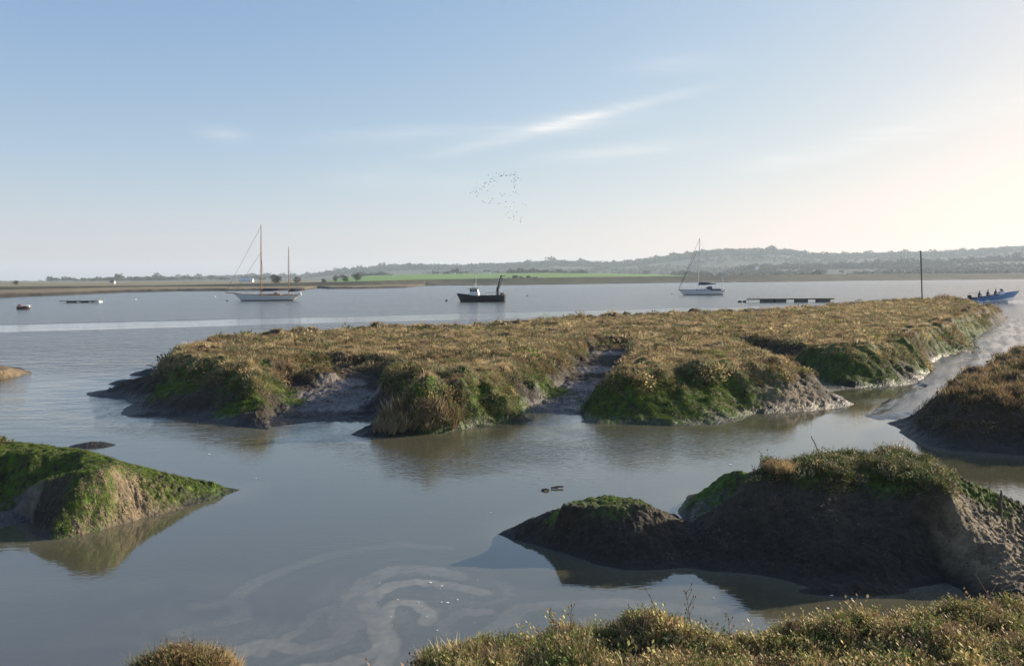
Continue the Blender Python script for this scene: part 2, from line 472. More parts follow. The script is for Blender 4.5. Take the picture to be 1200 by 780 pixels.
#@@LAND
# ================================================================== 1. THE BIG MARSH ISLAND
A0 = W([(98,460),(120,465),(143,468),(157,473),(143,483),(157,487),(197,489),(243,493),(277,500),(317,502),(357,500),(383,499),(397,505),(427,511),
        (457,512),(500,508),(543,503),(583,497),(617,494),(640,489),(650,487),(663,492),(697,497),(750,497),(803,498),(850,497),(867,492),(880,484),
        (900,483),(933,482),(967,479),(997,473),(985,465),(965,458),(990,456),(1013,455),(1053,453),(1087,445),(1093,437),(1085,427),(1113,418),
        (1137,410),(1139,400),(1155,389),(1172,380),(1183,371)], 0)
back_px = [(1163,361),(1150,355),(1117,350),(1080,351),(1033,354),(967,360),(877,366),(800,368),(750,370),(650,374),(583,381),(540,384),(500,385),(460,383),
           (390,389),(330,392),(290,392),(270,397),(253,403),(217,412)]
A1_back = W(back_px, 1.15)
A0 += [(x+1.5, y+4.0) for (x, y) in A1_back[:3]] + [(x-0.3, y+3.0) for (x, y) in A1_back[3:-3]] + W([(215,430),(190,440),(165,452),(125,459)], 0)
A1 = W([(212,422),(240,428),(262,432),(285,437),(310,436),(340,441),(362,437),(378,430),(400,430),(418,440),(440,446),(470,452),(500,455),(530,452),(560,446),
        (590,444),(615,436),(640,432),(665,428),(690,420),(724,430),(743,438),(770,438),(795,433),(816,434),(850,432),(880,428),(915,425),(940,418),
        (967,412),(1000,412),(1035,408),(1055,404),(1070,398),(1100,387),(1125,376),(1143,367)], 1.1) + A1_back
X, Y = grid(-0.58, 0.68, 1080, 19.5, 120, 700)
wx = X + 0.22*fbm(X*0.7, Y*0.7, 3, 3); wy = Y + 0.22*fbm(X*0.7, Y*0.7, 8, 3)
bl = fbm(X*0.9, Y*0.9, 201, 3); wx = wx + 0.22*bl; wy = wy + 0.25*fbm(X*0.9, Y*0.9, 207, 3)
Z = plateau(wx, wy, A0, A1, 1.03, 0.35, 0.10, cliff=0.6)
mids = sstep(.1, .35, Z)*sstep(1.1, .8, Z)
Z = Z + mids*(0.14*fbm(X*0.9, Y*0.9, 211, 3, ridged=True) + 0.05*fbm(X*2.6, Y*2.6, 215, 3))
creeks = [([(380,503,-0.1),(372,485,0.12),(385,466,0.34),(398,446,0.55),(400,432,0.8)], 1.45, 0.8),
          ([(648,492,-0.1),(655,478,0.08),(672,462,0.2),(692,445,0.35),(703,428,0.5),(712,412,0.65),(722,404,0.85)], 0.85, 0.9),
          ([(1060,460,-0.1),(1000,457,0.0),(960,452,0.06),(932,440,0.15),(908,426,0.35),(880,411,0.6),(840,400,0.85),(800,396,1.0)], 0.6, 0.95),
          ([(1095,440,0.0),(1070,424,0.45),(1040,412,0.8)], 0.3, 1.1)]
for pts, wd, sl in creeks:
    P = [at(u, v, z) for u, v, z in pts]
    d, fl = seg_dist(X + 0.5*fbm(X*0.6, Y*0.6, 77, 3), Y + 0.4*fbm(X*0.6, Y*0.6, 78, 3), [p[:2] for p in P], False, [p[2] for p in P])
    zc = fl + np.maximum(0, d-wd)*sl
    h = np.clip(0.5+0.5*(Z-zc)/0.18, 0, 1)
    Z = np.where(Z > -0.05, Z*(1-h)+zc*h - 0.18*h*(1-h)*0.5 + 0.05*h*fbm(X*2, Y*2, 79, 3), Z)
for (u, v, z, rx, ry, hh) in [(150,449,0,0.75,0.5,0.14),(176,438,0,0.85,0.7,0.16),(925,468,0.2,1.9,0.8,0.2)]:
    c = at(u, v, z); e = ((X-c[0])/rx)**2 + ((Y-c[1])/ry)**2
    Z = np.maximum(Z, hh*(1-e)) if hh < 0.2 else Z + hh*np.exp(-e)
d1_ = sdf(wx, wy, A1)
Z, tn1 = cushions(X, Y, Z, np.exp(-((d1_+.15)/.6)**2)*(Z > .55), 420, .35, .85, .42, 301, 0.0)
Z, tn2 = cushions(X, Y, Z, (d1_ > .6)*(Z > 1.0), 520, .25, .75, .20, 302, 0.0)
tn_ = np.where(tn2 != 0, tn2, tn1)
ISL = build_land('marsh_island', 'long saltmarsh island of brown grass over dark mud banks', X, Y, Z, cush=0.26, rough=0.06, seed=4,
    algae=[(300,452,.7,1.3),(283,470,.5,0.9),(345,470,.3,.5),(240,445,.7,2.0),(590,468,.45,1.3),(560,482,.3,1.0),(630,440,.8,1.2),(645,452,.5,0.8),
           (800,455,.55,2.6),(760,462,.45,2.0),(730,478,.25,1.6),(840,470,.35,1.7),(790,485,.15,1.6),(870,445,.6,1.6),(985,425,.6,2.4),(1010,437,.35,1.8),(965,436,.4,1.6),
           (1140,390,.5,2.6),(1118,396,.6,3.4),(1155,382,.5,4.5),(1140,392,.3,3.5),(1100,408,.4,3.0),(1075,425,.4,2.2),(515,490,.3,0.9)],
    shag=[(560,475,.5,2.0),(1070,418,.5,3.0),(1112,398,.5,4.0),(1150,380,.5,6.0),(600,470,.4,1.2)],
    grey=[(390,468,.3,1.6),(400,450,.5,.9),(645,474,.2,1.0),(665,465,.2,1.1),(690,450,.35,1.1),(703,432,.5,1.0),(715,415,.6,.8),(920,435,.2,.9),(935,442,.1,.8)],
    dry=[(585,458,.6,.45),(700,440,.5,.4),(885,462,.3,1.0),(925,470,.2,1.2),(860,478,.15,.8),(950,475,.1,.8)], vegline=0.60)
ISL['tone'] = tn_
ISL['N'] = surf_normals(ISL['X'], ISL['Y'], ISL['Z'])
def veg_island():
    Lx = ISL; X, Y, Z = Lx['X'], Lx['Y'], Lx['Z']
    flat = sstep(0.80, 0.97, Lx['N'][..., 2])
    top = sstep(0.80, 1.05, Z)*(1-Lx['gm'])
    parts = []
    patch = fbm(X*0.25, Y*0.4, 90, 4)
    # short brown grass of the flat top
    p2 = fbm(X*1.1, Y*1.1, 93, 4); p3 = fbm(X*0.5, Y*0.5, 96, 3)
    P, N, s, g = scatter(Lx, 78000, top*(0.25+0.75*flat)*sstep(-.62, -.3, p2)+1e-9, 0.125, seed=1)
    q2 = g(p2); q3 = g(p3)
    s = s*(0.75 + P[:, 1]/80)*(0.95+0.75*np.clip(q2, -.6, .7))
    c = palette(len(P), [GOLD, BROWN, RUST, STRAW, OLIVE], [5, 2.6, 0.5, 2.6, 1.4], 2)
    pt = g(patch)[:, None]; c = c*(1+0.45*np.clip(pt, -1, 1))
    tt_ = g(Lx['tone'])[:, None]; c = c*(1+.22*tt_)
    w3 = sstep(.0, .35, q3)[:, None]; c = c*(1-w3) + w3*palette(len(P), [RUST, BROWN, OLIVE], [.7, 3, 1.6], 201)
    w4 = sstep(-.1, -.4, q3)[:, None]*sstep(.0, .3, q2)[:, None]; c = c*(1-w4) + w4*palette(len(P), [OLIVE, GREYG], [2, 2], 202)
    parts.append(instance(TUFTS_FINE, P, s, N*0.3+np.array([0, 0, 1.0]), c, hscale=rng.uniform(0.5, 1.0, len(P))))
    # rounded sea-purslane bushes along the lip
    lip = sstep(0.60, 0.85, Z + 0.5*Lx['sh']*sstep(.1, .2, Z) + 0.22*fbm(X*0.5, Y*0.5, 92, 3))*sstep(1.30, 1.05, Z + 0.2*patch)*(1-Lx['gm'])*(1-0.75*np.clip(Lx['am'], 0, 1))*sstep(-0.5, 0.0, fbm(X*0.6, Y*0.6, 91, 3))
    P, N, s, g = scatter(Lx, 17000, lip*(1.15-flat*0.75)+1e-9, 0.145, 0.45, seed=3)
    s = s*(0.8 + P[:, 1]/110)
    c = palette(len(P), [GREYG, OLIVE, BROWN, GREEN, GOLD], [3, 3.4, 3, .7, 1.0], 4)
    tt_ = g(Lx['tone'])[:, None]; c = np.where(tt_ > .35, palette(len(P), [GREYG, GOLD], [3, 1], 204), np.where(tt_ < -.4, palette(len(P), [BROWN, OLIVE], [2, 2], 205)*.75, c))
    parts.append(instance(CLUMPS, P-np.array([0, 0, 0.04]), s, N*0.8+np.array([0, 0, .6]), c))
    # stray bushes on the top, slightly proud
    w = top*sstep(0.15, 0.5, fbm(X*0.55, Y*0.55, 95, 3))*flat
    P, N, s, g = scatter(Lx, 2600, w+1e-9, 0.14, seed=5)
    s = s*(0.7+P[:, 1]/90)
    c = palette(len(P), [GREYG, OLIVE, BROWN, RUST], [1.5, 3, 3, 1], 6)
    parts.append(instance(CLUMPS, P-np.array([0, 0, 0.05]), s, N+np.array([0, 0, 1.]), c))
    V, Fc, C = join(parts)
    tag(np_mesh('saltmarsh_vegetation', V, Fc, M_GRASS, cols=C), 'short golden brown grass and purslane covering the long marsh island', None, None, 'stuff')
    # algae fuzz and dead tufts on the slopes
    parts = []
    w = np.clip(Lx['am'], 0, 1)*sstep(0.06, 0.2, Z)*sstep(1.15, 0.9, Z)
    P, N, s, g = scatter(Lx, 14000, w+1e-9, 0.075, seed=7)
    c = palette(len(P), [GREEN, (0.17, 0.23, 0.035), OLIVE], [4, 3, 1.5], 8)
    parts.append(instance(CLUMPS, P-N*0.03, s*1.2, N+np.array([0, 0, .3]), c, hscale=np.full(len(P), 0.6)))
    for (u, v, z, r, n) in [(480,497,.2,0.9,260),(455,500,.2,.6,120),(510,492,.3,.7,120)]:
        cc = at(u, v, z); d = np.hypot(X-cc[0], Y-cc[1]); w = sstep(r, r*0.5, d)*sstep(0.05, 0.1, Z)*sstep(.8, .6, Z)
        P, N, s, g = scatter(Lx, n, w+1e-12, 0.2, seed=u)
        c = palette(len(P), [DEAD, (0.28, 0.21, 0.12)], [2, 1], u)
        parts.append(instance(TUFTS, P, s, N*0.8+np.array([0, 0, .8]), c))
    V, Fc, C = join(parts)
    tag(np_mesh('green_algae', V, Fc, M_VEG, cols=C), 'green weed and dead tufts clinging to the island mud banks', None, None, 'stuff')
veg_island()

# ================================================================== 2. MOUNDS NEAR THE CAMERA
# right-hand mound with a low round one joined to it
M0 = W([(770,668),(800,664),(840,669),(880,672),(905,675),(942,686),(1005,696),(1050,693),(1068,688),(1110,683),(1128,690),(1135,712),(1150,740)], 0) + \
     W([(1260,760),(1420,700),(1500,620)], 0) + W([(1300,612),(1200,609),(1150,594),(1100,581),(1050,576),(1000,576),(950,577),(900,579),(850,578),(806,580),(798,590),(796,602),(806,612),(790,630)], 0)
M1 = W([(884,550),(905,548),(930,550),(960,550),(1000,547),(1040,548),(1062,553),(1080,562),(1092,568),(1106,568),(1095,551),(1068,533),(1050,528),(1020,530),(984,529),(942,537),(900,541),(885,549)], 1.12)
S0 = W([(584,625),(600,633),(635,640),(667,649),(699,660),(733,668),(773,668),(800,665),(850,668),(850,640),(810,612),(770,602),(740,599),(700,598),(650,602),(615,611)], 0)
S1 = W([(660,595),(685,586),(709,581),(735,584),(757,594),(735,597),(700,596)], 0.58)
X, Y = grid(-0.06, 0.90, 900, 8.4, 17.5, 520)
wx = X + 0.10*fbm(X*1.2, Y*1.2, 13, 3); wy = Y + 0.08*fbm(X*1.2, Y*1.2, 18, 3)
Z = np.maximum(plateau(wx, wy, M0, M1, 1.03, 0.3, 0.06), plateau(wx, wy, S0, S1, 0.58, 0.1, 0.05))
e = at(830, 600, 0.15); d = np.hypot((X-e[0])/0.55, (Y-e[1])/0.75)
Z = np.where(d < 1.5, np.minimum(Z, 0.13 + 0.5*np.maximum(0, d-0.7)), Z)
# mound hollow on the lower right bank and the shelf in front
e = at(1000, 688, 0.05); d = np.hypot((X-e[0])/0.7, (Y-e[1])/0.16); Z = np.maximum(Z, 0.10*(1-d*d))
e = at(1108, 604, 0.75); d = np.hypot((X-e[0])/0.10, (Y-e[1])/0.16); Z = Z - 0.16*np.exp(-d*d)
right = sstep(at(1090, 600, .6)[0], at(1180, 620, .4)[0], X)
Z = Z + np.where(Z > 0.02, right*0.10*fbm(X*5, Y*5, 61, 4, .6, ridged=True) + right*0.05*fbm(X*14, Y*14, 67, 2), 0)
pa = at(1106, 585, .9); pb = at(1140, 695, .1); nx, ny_ = (pa[1]-pb[1]), -(pa[0]-pb[0]); nl = math.hypot(nx, ny_)
er = ((X-pb[0])*nx + (Y-pb[1])*ny_)/nl
Z = np.where(Z > 0, Z*(1-.55*sstep(-.05, 1.5, er)*sstep(pa[1]+.9, pa[1]-.1, Y)), Z)
e = at(850, 574, .4); Z = Z + .30*np.exp(-((X-e[0])/.42)**2-((Y-e[1])/.40)**2)*(Z > -.05)
Z, _t = cushions(X, Y, Z, (Z > .95).astype(float), 60, .10, .30, .32, 304, 0.0)
MND = build_land('mud_mound', 'dark mud mound with a green top, lower right, a low round hump joined on its left', X, Y, Z, rough=0.06, micro=0.016, fine=2.2, seed=14, cush=0.07, vegline=0.95, ztop=1.1, wetz=0.06,
    algae=[(715,583,.6,.45),(745,590,.5,.35),(690,590,.5,.45),(715,592,.5,.6),(742,597,.45,.45),(722,606,.4,.35),(660,602,.4,.3),(850,570,.5,.8),(885,566,.6,.7),(822,582,.25,.6),(845,582,.3,.5),(905,560,.8,.5),(1090,560,.9,.7),(1125,582,.7,.6),(1150,600,.5,.5),(1060,560,1,.6),(940,575,.8,.3)],
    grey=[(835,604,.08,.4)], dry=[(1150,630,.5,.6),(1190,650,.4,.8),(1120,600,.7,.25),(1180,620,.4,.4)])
MND['N'] = surf_normals(MND['X'], MND['Y'], MND['Z'])
# left-hand mound
L0 = W([(-160,600),(0,616),(25,617),(43,627),(63,632),(100,627),(133,617),(160,608),(200,600),(233,590),(267,580),(284,573),(255,571),(200,563),(150,552),(100,543),(50,536),(0,530),(-160,524)], 0)
L1 = W([(-160,530),(0,519),(50,521),(100,529),(128,538),(140,545),(120,553),(95,556),(70,552),(40,544),(0,541),(-160,543)], 0.85)
X, Y = grid(-0.92, -0.26, 640, 10.5, 20, 520)
wx = X + 0.12*fbm(X*1.2, Y*1.2, 23, 3); wy = Y + 0.10*fbm(X*1.2, Y*1.2, 28, 3)
Z = plateau(wx, wy, L0, L1, 0.84, 0.2, 0.06)
P = [at(10, 622, -.05), at(15, 600, .10), at(38, 580, .35), at(60, 560, .7)]
d, fl = seg_dist(X, Y, [p[:2] for p in P], False, [p[2] for p in P]); zc = fl + np.maximum(0, d-.35)*0.75
Z = np.where(Z > -0.05, np.minimum(Z, zc+0.02*fbm(X*4, Y*4, 2)), Z)
e = at(-25, 514, 0.95); d = np.hypot((X-e[0])/0.75, (Y-e[1])/0.6); Z = np.maximum(Z, 1.15-0.9*d)
e = at(108, 522, 0); d = np.hypot((X-e[0])/0.55, (Y-e[1])/0.34); Z = np.maximum(Z, 0.07*(1-d*d))
sl = sstep(at(120, 590, .4)[0], at(150, 590, .4)[0], X)*sstep(0.02, 0.2, Z)
Z = Z + sl*0.05*fbm(X*8, Y*8, 71, 3, ridged=True)
LFT = build_land('mud_mound', 'mossy green and tan mud mound at the left edge tapering to a point in the water', X, Y, Z, rough=0.06, micro=0.016, fine=2.2, seed=24, cush=0.04, vegline=1.05, ztop=0.85, wetz=0.06,
    algae=[(60,530,.85,1.0),(20,526,.8,.9),(110,541,.8,.9),(130,558,.6,.6),(112,578,.5,.45),(95,605,.3,.4),(220,566,.2,.9),(180,556,.4,.6),(240,572,.1,.7),(90,620,.15,.4),(190,580,.2,.5),(0,545,.7,1.)],
    grey=[(18,603,.1,.5),(8,600,.1,.5)], dry=[(165,580,.35,.75),(140,600,.2,.5),(200,560,.3,.4),(115,620,.08,.5),(175,590,.2,.6)])
LFT['N'] = surf_normals(LFT['X'], LFT['Y'], LFT['Z'])
# sliver of mud at the far left edge
X, Y = grid(-0.86, -0.55, 260, 27, 46, 160)
Q0 = W([(39,437),(22,441),(0,444),(-140,452),(-140,424),(0,428),(26,431)], 0); Q1 = W([(-130,432),(0,428),(12,431),(0,436),(-130,442)], 0.35)
Z = plateau(X+.1*fbm(X, Y, 5), Y+.2*fbm(X, Y, 6), Q0, Q1, 0.32, 0.3, 0.05)
SLV = build_land('mud_spit', 'tan mud spit reaching in from the left edge beyond the mossy mound', X, Y, Z, rough=0.05, seed=34, vegline=2, dry=[(10,434,.2,2.5),(-20,434,.2,2.5)], wetz=0.05)

# ================================================================== 3. RIGHT BANK AND MUDFLAT
R0 = W([(1043,496),(1060,509),(1085,521),(1110,527),(1150,531),(1200,534),(1400,548),(1700,520),(1700,405),(1300,398),(1240,407),(1185,424),(1150,440),(1130,452),(1110,466),(1085,481)], 0)
R1 = W([(1122,459),(1140,462),(1200,466),(1400,470),(1650,460),(1650,395),(1300,393),(1203,407),(1190,417),(1158,429),(1135,443)], 1.1)
X, Y = grid(0.42, 1.15, 620, 15.5, 52, 420)
wx = X + 0.22*fbm(X*0.8, Y*0.8, 43, 3); wy = Y + 0.22*fbm(X*0.8, Y*0.8, 48, 3)
Z = plateau(wx, wy, R0, R1, 1.0, 0.4, 0.12)
Z, _t = cushions(X, Y, Z, (Z > .55).astype(float), 200, .3, .8, .34, 303, 0.0)
RGT = build_land('marsh_bank', 'dark brown marsh bank at the right edge beyond the mudflat', X, Y, Z, rough=0.06, cush=0.28, seed=44, vegline=0.32)
RGT['N'] = surf_normals(RGT['X'], RGT['Y'], RGT['Z'])
F0 = W([(1002,487),(1030,493),(1050,496),(1090,500),(1200,480),(1400,470),(1500,400),(1400,368),(1210,371),(1182,374),(1150,384),(1125,400),(1085,420),(1068,430),(1084,446),(1052,459),(1018,475)], 0)
F1 = W([(1050,484),(1090,484),(1200,470),(1390,455),(1450,400),(1380,375),(1215,382),(1152,391),(1106,414),(1086,432),(1070,466)], 0.12)
X, Y = grid(0.38, 1.1, 620, 21, 92, 620)
acr = X-.56*Y
Z = plateau(X+.55*fbm(acr*.9, Y*.35, 53, 4), Y+1.2*fbm(acr*.9, Y*.35, 58, 4), F0, F1, 0.10, 0.0, 0.03)
lin = fbm(X*1.6+Y*0.55, Y*0.35-X*.2, 55, 4, ridged=True)
ch = at(1150, 425, 0); chd = np.abs((X - (0.567*Y)) + 0.9*fbm(Y*0.15, Y*0.02, 57, 2))
Z = Z + 0.005 + np.where(Z > -0.05, -0.02 + 0.028*fbm(acr*1.0, Y*.22, 59, 3) + 0.008*fbm(acr*3.0, Y*.8, 60, 2) - 0.10*np.exp(-(chd/0.5)**2), 0)
FLT = build_land('mudflat', 'wet grey mudflat with shallow runnels between the island and the right bank', X, Y, Z, rough=0.004, seed=54, vegline=5, wetz=0.9, mat=M_FLAT,
    grey=[(1100,450,.1,60)])
def veg_right():
    Lx = RGT; X, Y, Z = Lx['X'], Lx['Y'], Lx['Z']; parts = []
    P, N, s, g = scatter(Lx, 15000, sstep(0.75, 1.0, Z)+1e-9, 0.14, seed=11)
    parts.append(instance(TUFTS, P, s, N*.3+np.array([0, 0, 1.]), palette(len(P), [BROWN, RUST, OLIVE, GOLD], [4, 2, 2, 1], 12)*0.8))
    P, N, s, g = scatter(Lx, 9000, sstep(0.2, 0.5, Z)+1e-9, 0.12, seed=13)
    parts.append(instance(CLUMPS, P-np.array([0, 0, .04]), s, N+np.array([0, 0, .6]), palette(len(P), [BROWN, OLIVE, RUST], [4, 3, 1], 14)*0.75))
    V, Fc, C = join(parts)
    tag(np_mesh('saltmarsh_vegetation', V, Fc, M_GRASS, cols=C), 'dark brown shrubby growth covering the right marsh bank', None, None, 'stuff')
veg_right()
def rock_tpl(seed):
    r = np.random.default_rng(seed); V = []; n = 6
    for k, (z, q) in enumerate(((-.5, .7), (0, 1), (.45, .65))):
        for i in range(n): t = 2*PI*i/n+k*.5; q2 = q*r.uniform(.75, 1.2); V.append((q2*math.cos(t), q2*math.sin(t), z*r.uniform(.8, 1.2)))
    V.append((0, 0, .65)); Fc = []
    for k in range(2):
        for i in range(n): a = k*n+i; b = k*n+(i+1) % n; Fc += [(a, b, b+n), (a, b+n, a+n)]
    for i in range(n): Fc.append((2*n+i, 2*n+(i+1) % n, 3*n))
    return np.array(V), np.array(Fc), np.ones(len(V))
ROCKS = [rock_tpl(s) for s in range(5)]
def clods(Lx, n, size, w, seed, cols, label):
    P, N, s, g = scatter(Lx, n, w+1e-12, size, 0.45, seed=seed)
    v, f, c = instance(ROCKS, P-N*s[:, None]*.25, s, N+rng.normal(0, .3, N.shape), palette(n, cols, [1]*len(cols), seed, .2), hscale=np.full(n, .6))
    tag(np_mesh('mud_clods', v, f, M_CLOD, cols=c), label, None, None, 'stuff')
M_CLOD = veg_mat('mud_clod', 0.0, 0.8)
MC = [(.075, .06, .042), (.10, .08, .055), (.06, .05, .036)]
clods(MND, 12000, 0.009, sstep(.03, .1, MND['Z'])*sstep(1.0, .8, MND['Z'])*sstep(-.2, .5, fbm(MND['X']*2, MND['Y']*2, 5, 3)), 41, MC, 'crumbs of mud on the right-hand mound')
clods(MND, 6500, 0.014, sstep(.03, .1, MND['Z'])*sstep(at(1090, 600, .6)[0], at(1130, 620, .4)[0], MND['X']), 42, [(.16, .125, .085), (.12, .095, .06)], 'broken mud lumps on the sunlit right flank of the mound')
clods(LFT, 5000, 0.012, sstep(.03, .1, LFT['Z'])*(.03+sstep(.3, .7, LFT['dm']))*(1-.8*np.clip(LFT['am'], 0, 1)), 43, [(.17, .135, .09), (.12, .095, .06), (.08, .065, .045)], 'broken mud lumps on the left-hand mound')
clods(ISL, 11000, 0.018, sstep(.04, .12, ISL['Z'])*sstep(.75, .55, ISL['Z'])*sstep(-.1, .5, fbm(ISL['X'], ISL['Y'], 6, 3)), 44, MC, 'mud crumbs on the island banks')
def veg_mounds():
    Lx = MND; X, Y, Z = Lx['X'], Lx['Y'], Lx['Z']; parts = []
    top = sstep(0.86, 1.12, Z + 0.14*fbm(X*1.8, Y*1.8, 15, 3))
    P, N, s, g = scatter(Lx, 2600, top+1e-9, 0.055, seed=21)
    parts.append(instance(CLUMPS_FINE, P-N*.02, s, N+np.array([0, 0, .6]), palette(len(P), [OLIVE, GREEN, GREYG, GOLD], [3, 2.4, 2, 1.2], 22)))
    P, N, s, g = scatter(Lx, 700, top**2+1e-9, 0.075, seed=23)
    parts.append(instance(TUFTS_THIN, P, s, N*.3+np.array([0, 0, 1.]), palette(len(P), [GOLD, OLIVE, GREEN], [2, 2, 2], 24)))
    P, N, s, g = scatter(Lx, 1500, top**2+1e-9, 0.075, seed=123)
    parts.append(instance(SPRIGS, P, s, N*.5+np.array([0, 0, 1.]), palette(len(P), [OLIVE, GREYG, GREEN, GOLD], [3, 2, 2, 1], 124)))
    al = np.clip(Lx['am'], 0, 1)*sstep(0.08, 0.2, Z)
    P, N, s, g = scatter(Lx, 9000, al+1e-9, 0.028, seed=25)
    parts.append(instance(CLUMPS, P-N*.012, s, N+np.array([0, 0, .3]), palette(len(P), [GREEN, (0.17,0.23,0.035), OLIVE], [4, 3, 1], 26), hscale=np.full(len(P), .6)))
    V, Fc, C = join(parts)
    tag(np_mesh('green_algae', V, Fc, M_VEG, cols=C), 'green weed and low grass on the right-hand mud mound', None, None, 'stuff')
    Lx = LFT; X, Y, Z = Lx['X'], Lx['Y'], Lx['Z']; parts = []
    al = np.clip(Lx['am'], 0, 1)*sstep(0.03, 0.12, Z)
    P, N, s, g = scatter(Lx, 16000, al+1e-9, 0.034, seed=27)
    parts.append(instance(CLUMPS, P-N*.012, s, N+np.array([0, 0, .3]), palette(len(P), [GREEN, (0.16,0.22,0.035), OLIVE], [4, 3, 1.6], 28), hscale=np.full(len(P), .6)))
    c = at(-25, 514, .95); w = sstep(0.6, 0.3, np.hypot(X-c[0], Y-c[1]))
    P, N, s, g = scatter(Lx, 260, w+1e-9, 0.09, seed=29)
    parts.append(instance(CLUMPS_FINE, P, s, N+np.array([0, 0, .5]), palette(len(P), [OLIVE, GREYG, GOLD], [2, 2, 2], 30)))
    V, Fc, C = join(parts)
    tag(np_mesh('green_algae', V, Fc, M_VEG, cols=C), 'green weed spread over the left-hand mud mound', None, None, 'stuff')
veg_mounds()

# ================================================================== 4. FOREGROUND BANK
FG_lip = W([(-260,850),(100,822),(190,806),(240,806),(310,838),(430,835),(468,792),(485,765),(507,750),(540,741),(600,731),(640,724),(707,722),(773,718),(800,726),(840,741),(907,738),(925,727),(957,733),
            (1000,727),(1035,712),(1060,708),(1100,714),(1127,706),(1167,702),(1200,694),(1300,690),(1500,680)], 1.22)
FG1 = FG_lip + [(9, 2.2), (-9, 2.2)]
FG0 = [(x-(0.7 if i < 8 else 0.05), y+0.75) for i, (x, y) in enumerate(FG_lip)] + [(11, 1.5), (-11, 1.5)]
X, Y = grid(-1.15, 1.15, 900, 2.4, 9.5, 420)
wx = X + 0.08*fbm(X*1.6, Y*1.6, 63, 3); wy = Y + 0.08*fbm(X*1.6, Y*1.6, 68, 3)
Z = plateau(wx, wy, FG0, FG1, 1.03, 0.5, 0.08)
Z = Z + sstep(0.9, 1.1, Z)*0.14*fbm(X*1.1, Y*1.1, 64, 3)
e = at(975, 745, 1.1); d = np.hypot((X-e[0])/0.4, (Y-e[1])/0.35); Z = Z + 0.10*np.exp(-d*d)
e = at(745, 765, 1.1); d = np.hypot((X-e[0])/0.25, (Y-e[1])/0.2); Z = Z - 0.10*np.exp(-d*d)
Z, _t = cushions(X, Y, Z, (Z > .95)*(Y > 4.2).astype(float), 330, .12, .36, .36, 305, 0.0)
FGB = build_land('foreground_bank', 'overgrown marsh bank along the bottom edge of the picture', X, Y, Z, rough=0.05, cush=0.07, seed=64, vegline=0.6)
FGB['N'] = surf_normals(FGB['X'], FGB['Y'], FGB['Z'])
def veg_fg():
    Lx = FGB; X, Y, Z = Lx['X'], Lx['Y'], Lx['Z']; parts = []
    vis = sstep(-0.60, -0.45, X/Y)*sstep(0.95, 0.75, X/Y)*sstep(4.4, 4.8, Y)
    xg = at(720, 750, 1.1)[0]
    shrub = sstep(xg-0.3, xg+0.4, X + 0.5*fbm(X*1.2, Y*1.2, 70, 3))
    w = vis*sstep(0.55, 0.9, Z)
    P, N, s, g = scatter(Lx, 13000, w*(0.35+0.65*shrub)+1e-12, 0.056, 0.3, seed=31)
    tone = g(fbm(X*1.5, Y*1.5, 73, 3))[:, None]
    c = palette(len(P), [(0.30, 0.25, 0.10), (0.22, 0.21, 0.07), GOLD, GREEN, BROWN], [4, 2.6, 2.4, 0.9, 1.4], 32)*(1+0.3*tone)
    parts.append(instance(CLUMPS_FINE, P-np.array([0, 0, .015]), s, N*.5+np.array([0, 0, 1.]), c))
    P, N, s, g = scatter(Lx, 3000, w*(1.0-0.95*shrub)+1e-12, 0.10, 0.3, seed=33)
    c = palette(len(P), [(0.16, 0.19, 0.045), GOLD, STRAW, GREEN, BROWN], [3, 2, 1.5, 2, 1.5], 34)
    parts.append(instance([tpl_tuft(14, 0.35, 0.6, 0.022, 50+k) for k in range(4)], P-np.array([0, 0, .01]), s, N*.3+np.array([0, 0, 1.]), c))
    P, N, s, g = scatter(Lx, 300, w+1e-12, 0.11, 0.35, seed=35)
    c = palette(len(P), [DEAD, BROWN, STRAW], [2, 2, 1], 36)
    parts.append(instance([tpl_tuft(5, 0.2, 0.7, 0.010, 60+k) for k in range(4)], P, s, N*.3+np.array([0, 0, 1.]), c))
    P, N, s, g = scatter(Lx, 9500, w*(.35+.65*shrub)*sstep(-.5, .1, fbm(X*3, Y*3, 75, 3))+1e-12, 0.085, 0.28, seed=37)
    tone = g(fbm(X*1.2, Y*1.2, 76, 3))[:, None]
    c = palette(len(P), [(0.44, 0.36, 0.12), (0.32, 0.32, 0.09), (0.50, 0.37, 0.17), (0.14, 0.19, 0.04), (0.28, 0.17, 0.09)], [3, 2.6, 2.4, 1.6, 2.6], 38)*(1+0.4*tone)
    parts.append(instance(SPRIGS, P-np.array([0, 0, .01]), s, N*.3+np.array([0, 0, 1.])+rng.normal(0, .15, N.shape), c))
    V, Fc, C = join(parts)
    tag(np_mesh('bank_vegetation', V, Fc, M_VEG, cols=C), 'golden green purslane and grass growing over the foreground bank', None, None, 'stuff')
veg_fg()
#@@END_LAND

#@@FAR
# ================================================================== 5. FAR SHORE, FIELDS AND HILLS
def interp(u, pts):
    xs = [p[0] for p in pts]; ys = [p[1] for p in pts]; return np.interp(u, xs, ys)
SHORE = [(-600,352),(0,349),(75,345.8),(150,342.6),(210,341.2),(300,340.6),(358,340.2),(374,337.6),(386,338.6),(430,338.2),(478,337.0),(500,334.5),(600,334),(700,332.6),(800,331.2),(856,330.9),(862,330.6),(890,330.6),(1000,329.0),(1200,327.2),(1800,324)]
SKY = [(-600,331),(0,331.2),(60,331.5),(100,331.2),(180,329.0),(250,327.4),(300,325.8),(350,326.6),(380,323.5),(400,320.5),(450,316),(483,314.6),(543,315.2),(593,312.6),(650,309),(683,310.5),(710,312),(740,309.5),(767,305.5),(800,300.8),
       (825,297.8),(850,296),(880,296.6),(905,296),(925,296.4),(940,300.5),(960,302),(1000,301.6),(1050,300),(1100,299.6),(1150,295.6),(1180,293.5),(1200,292.6),(1500,286),(1900,290)]
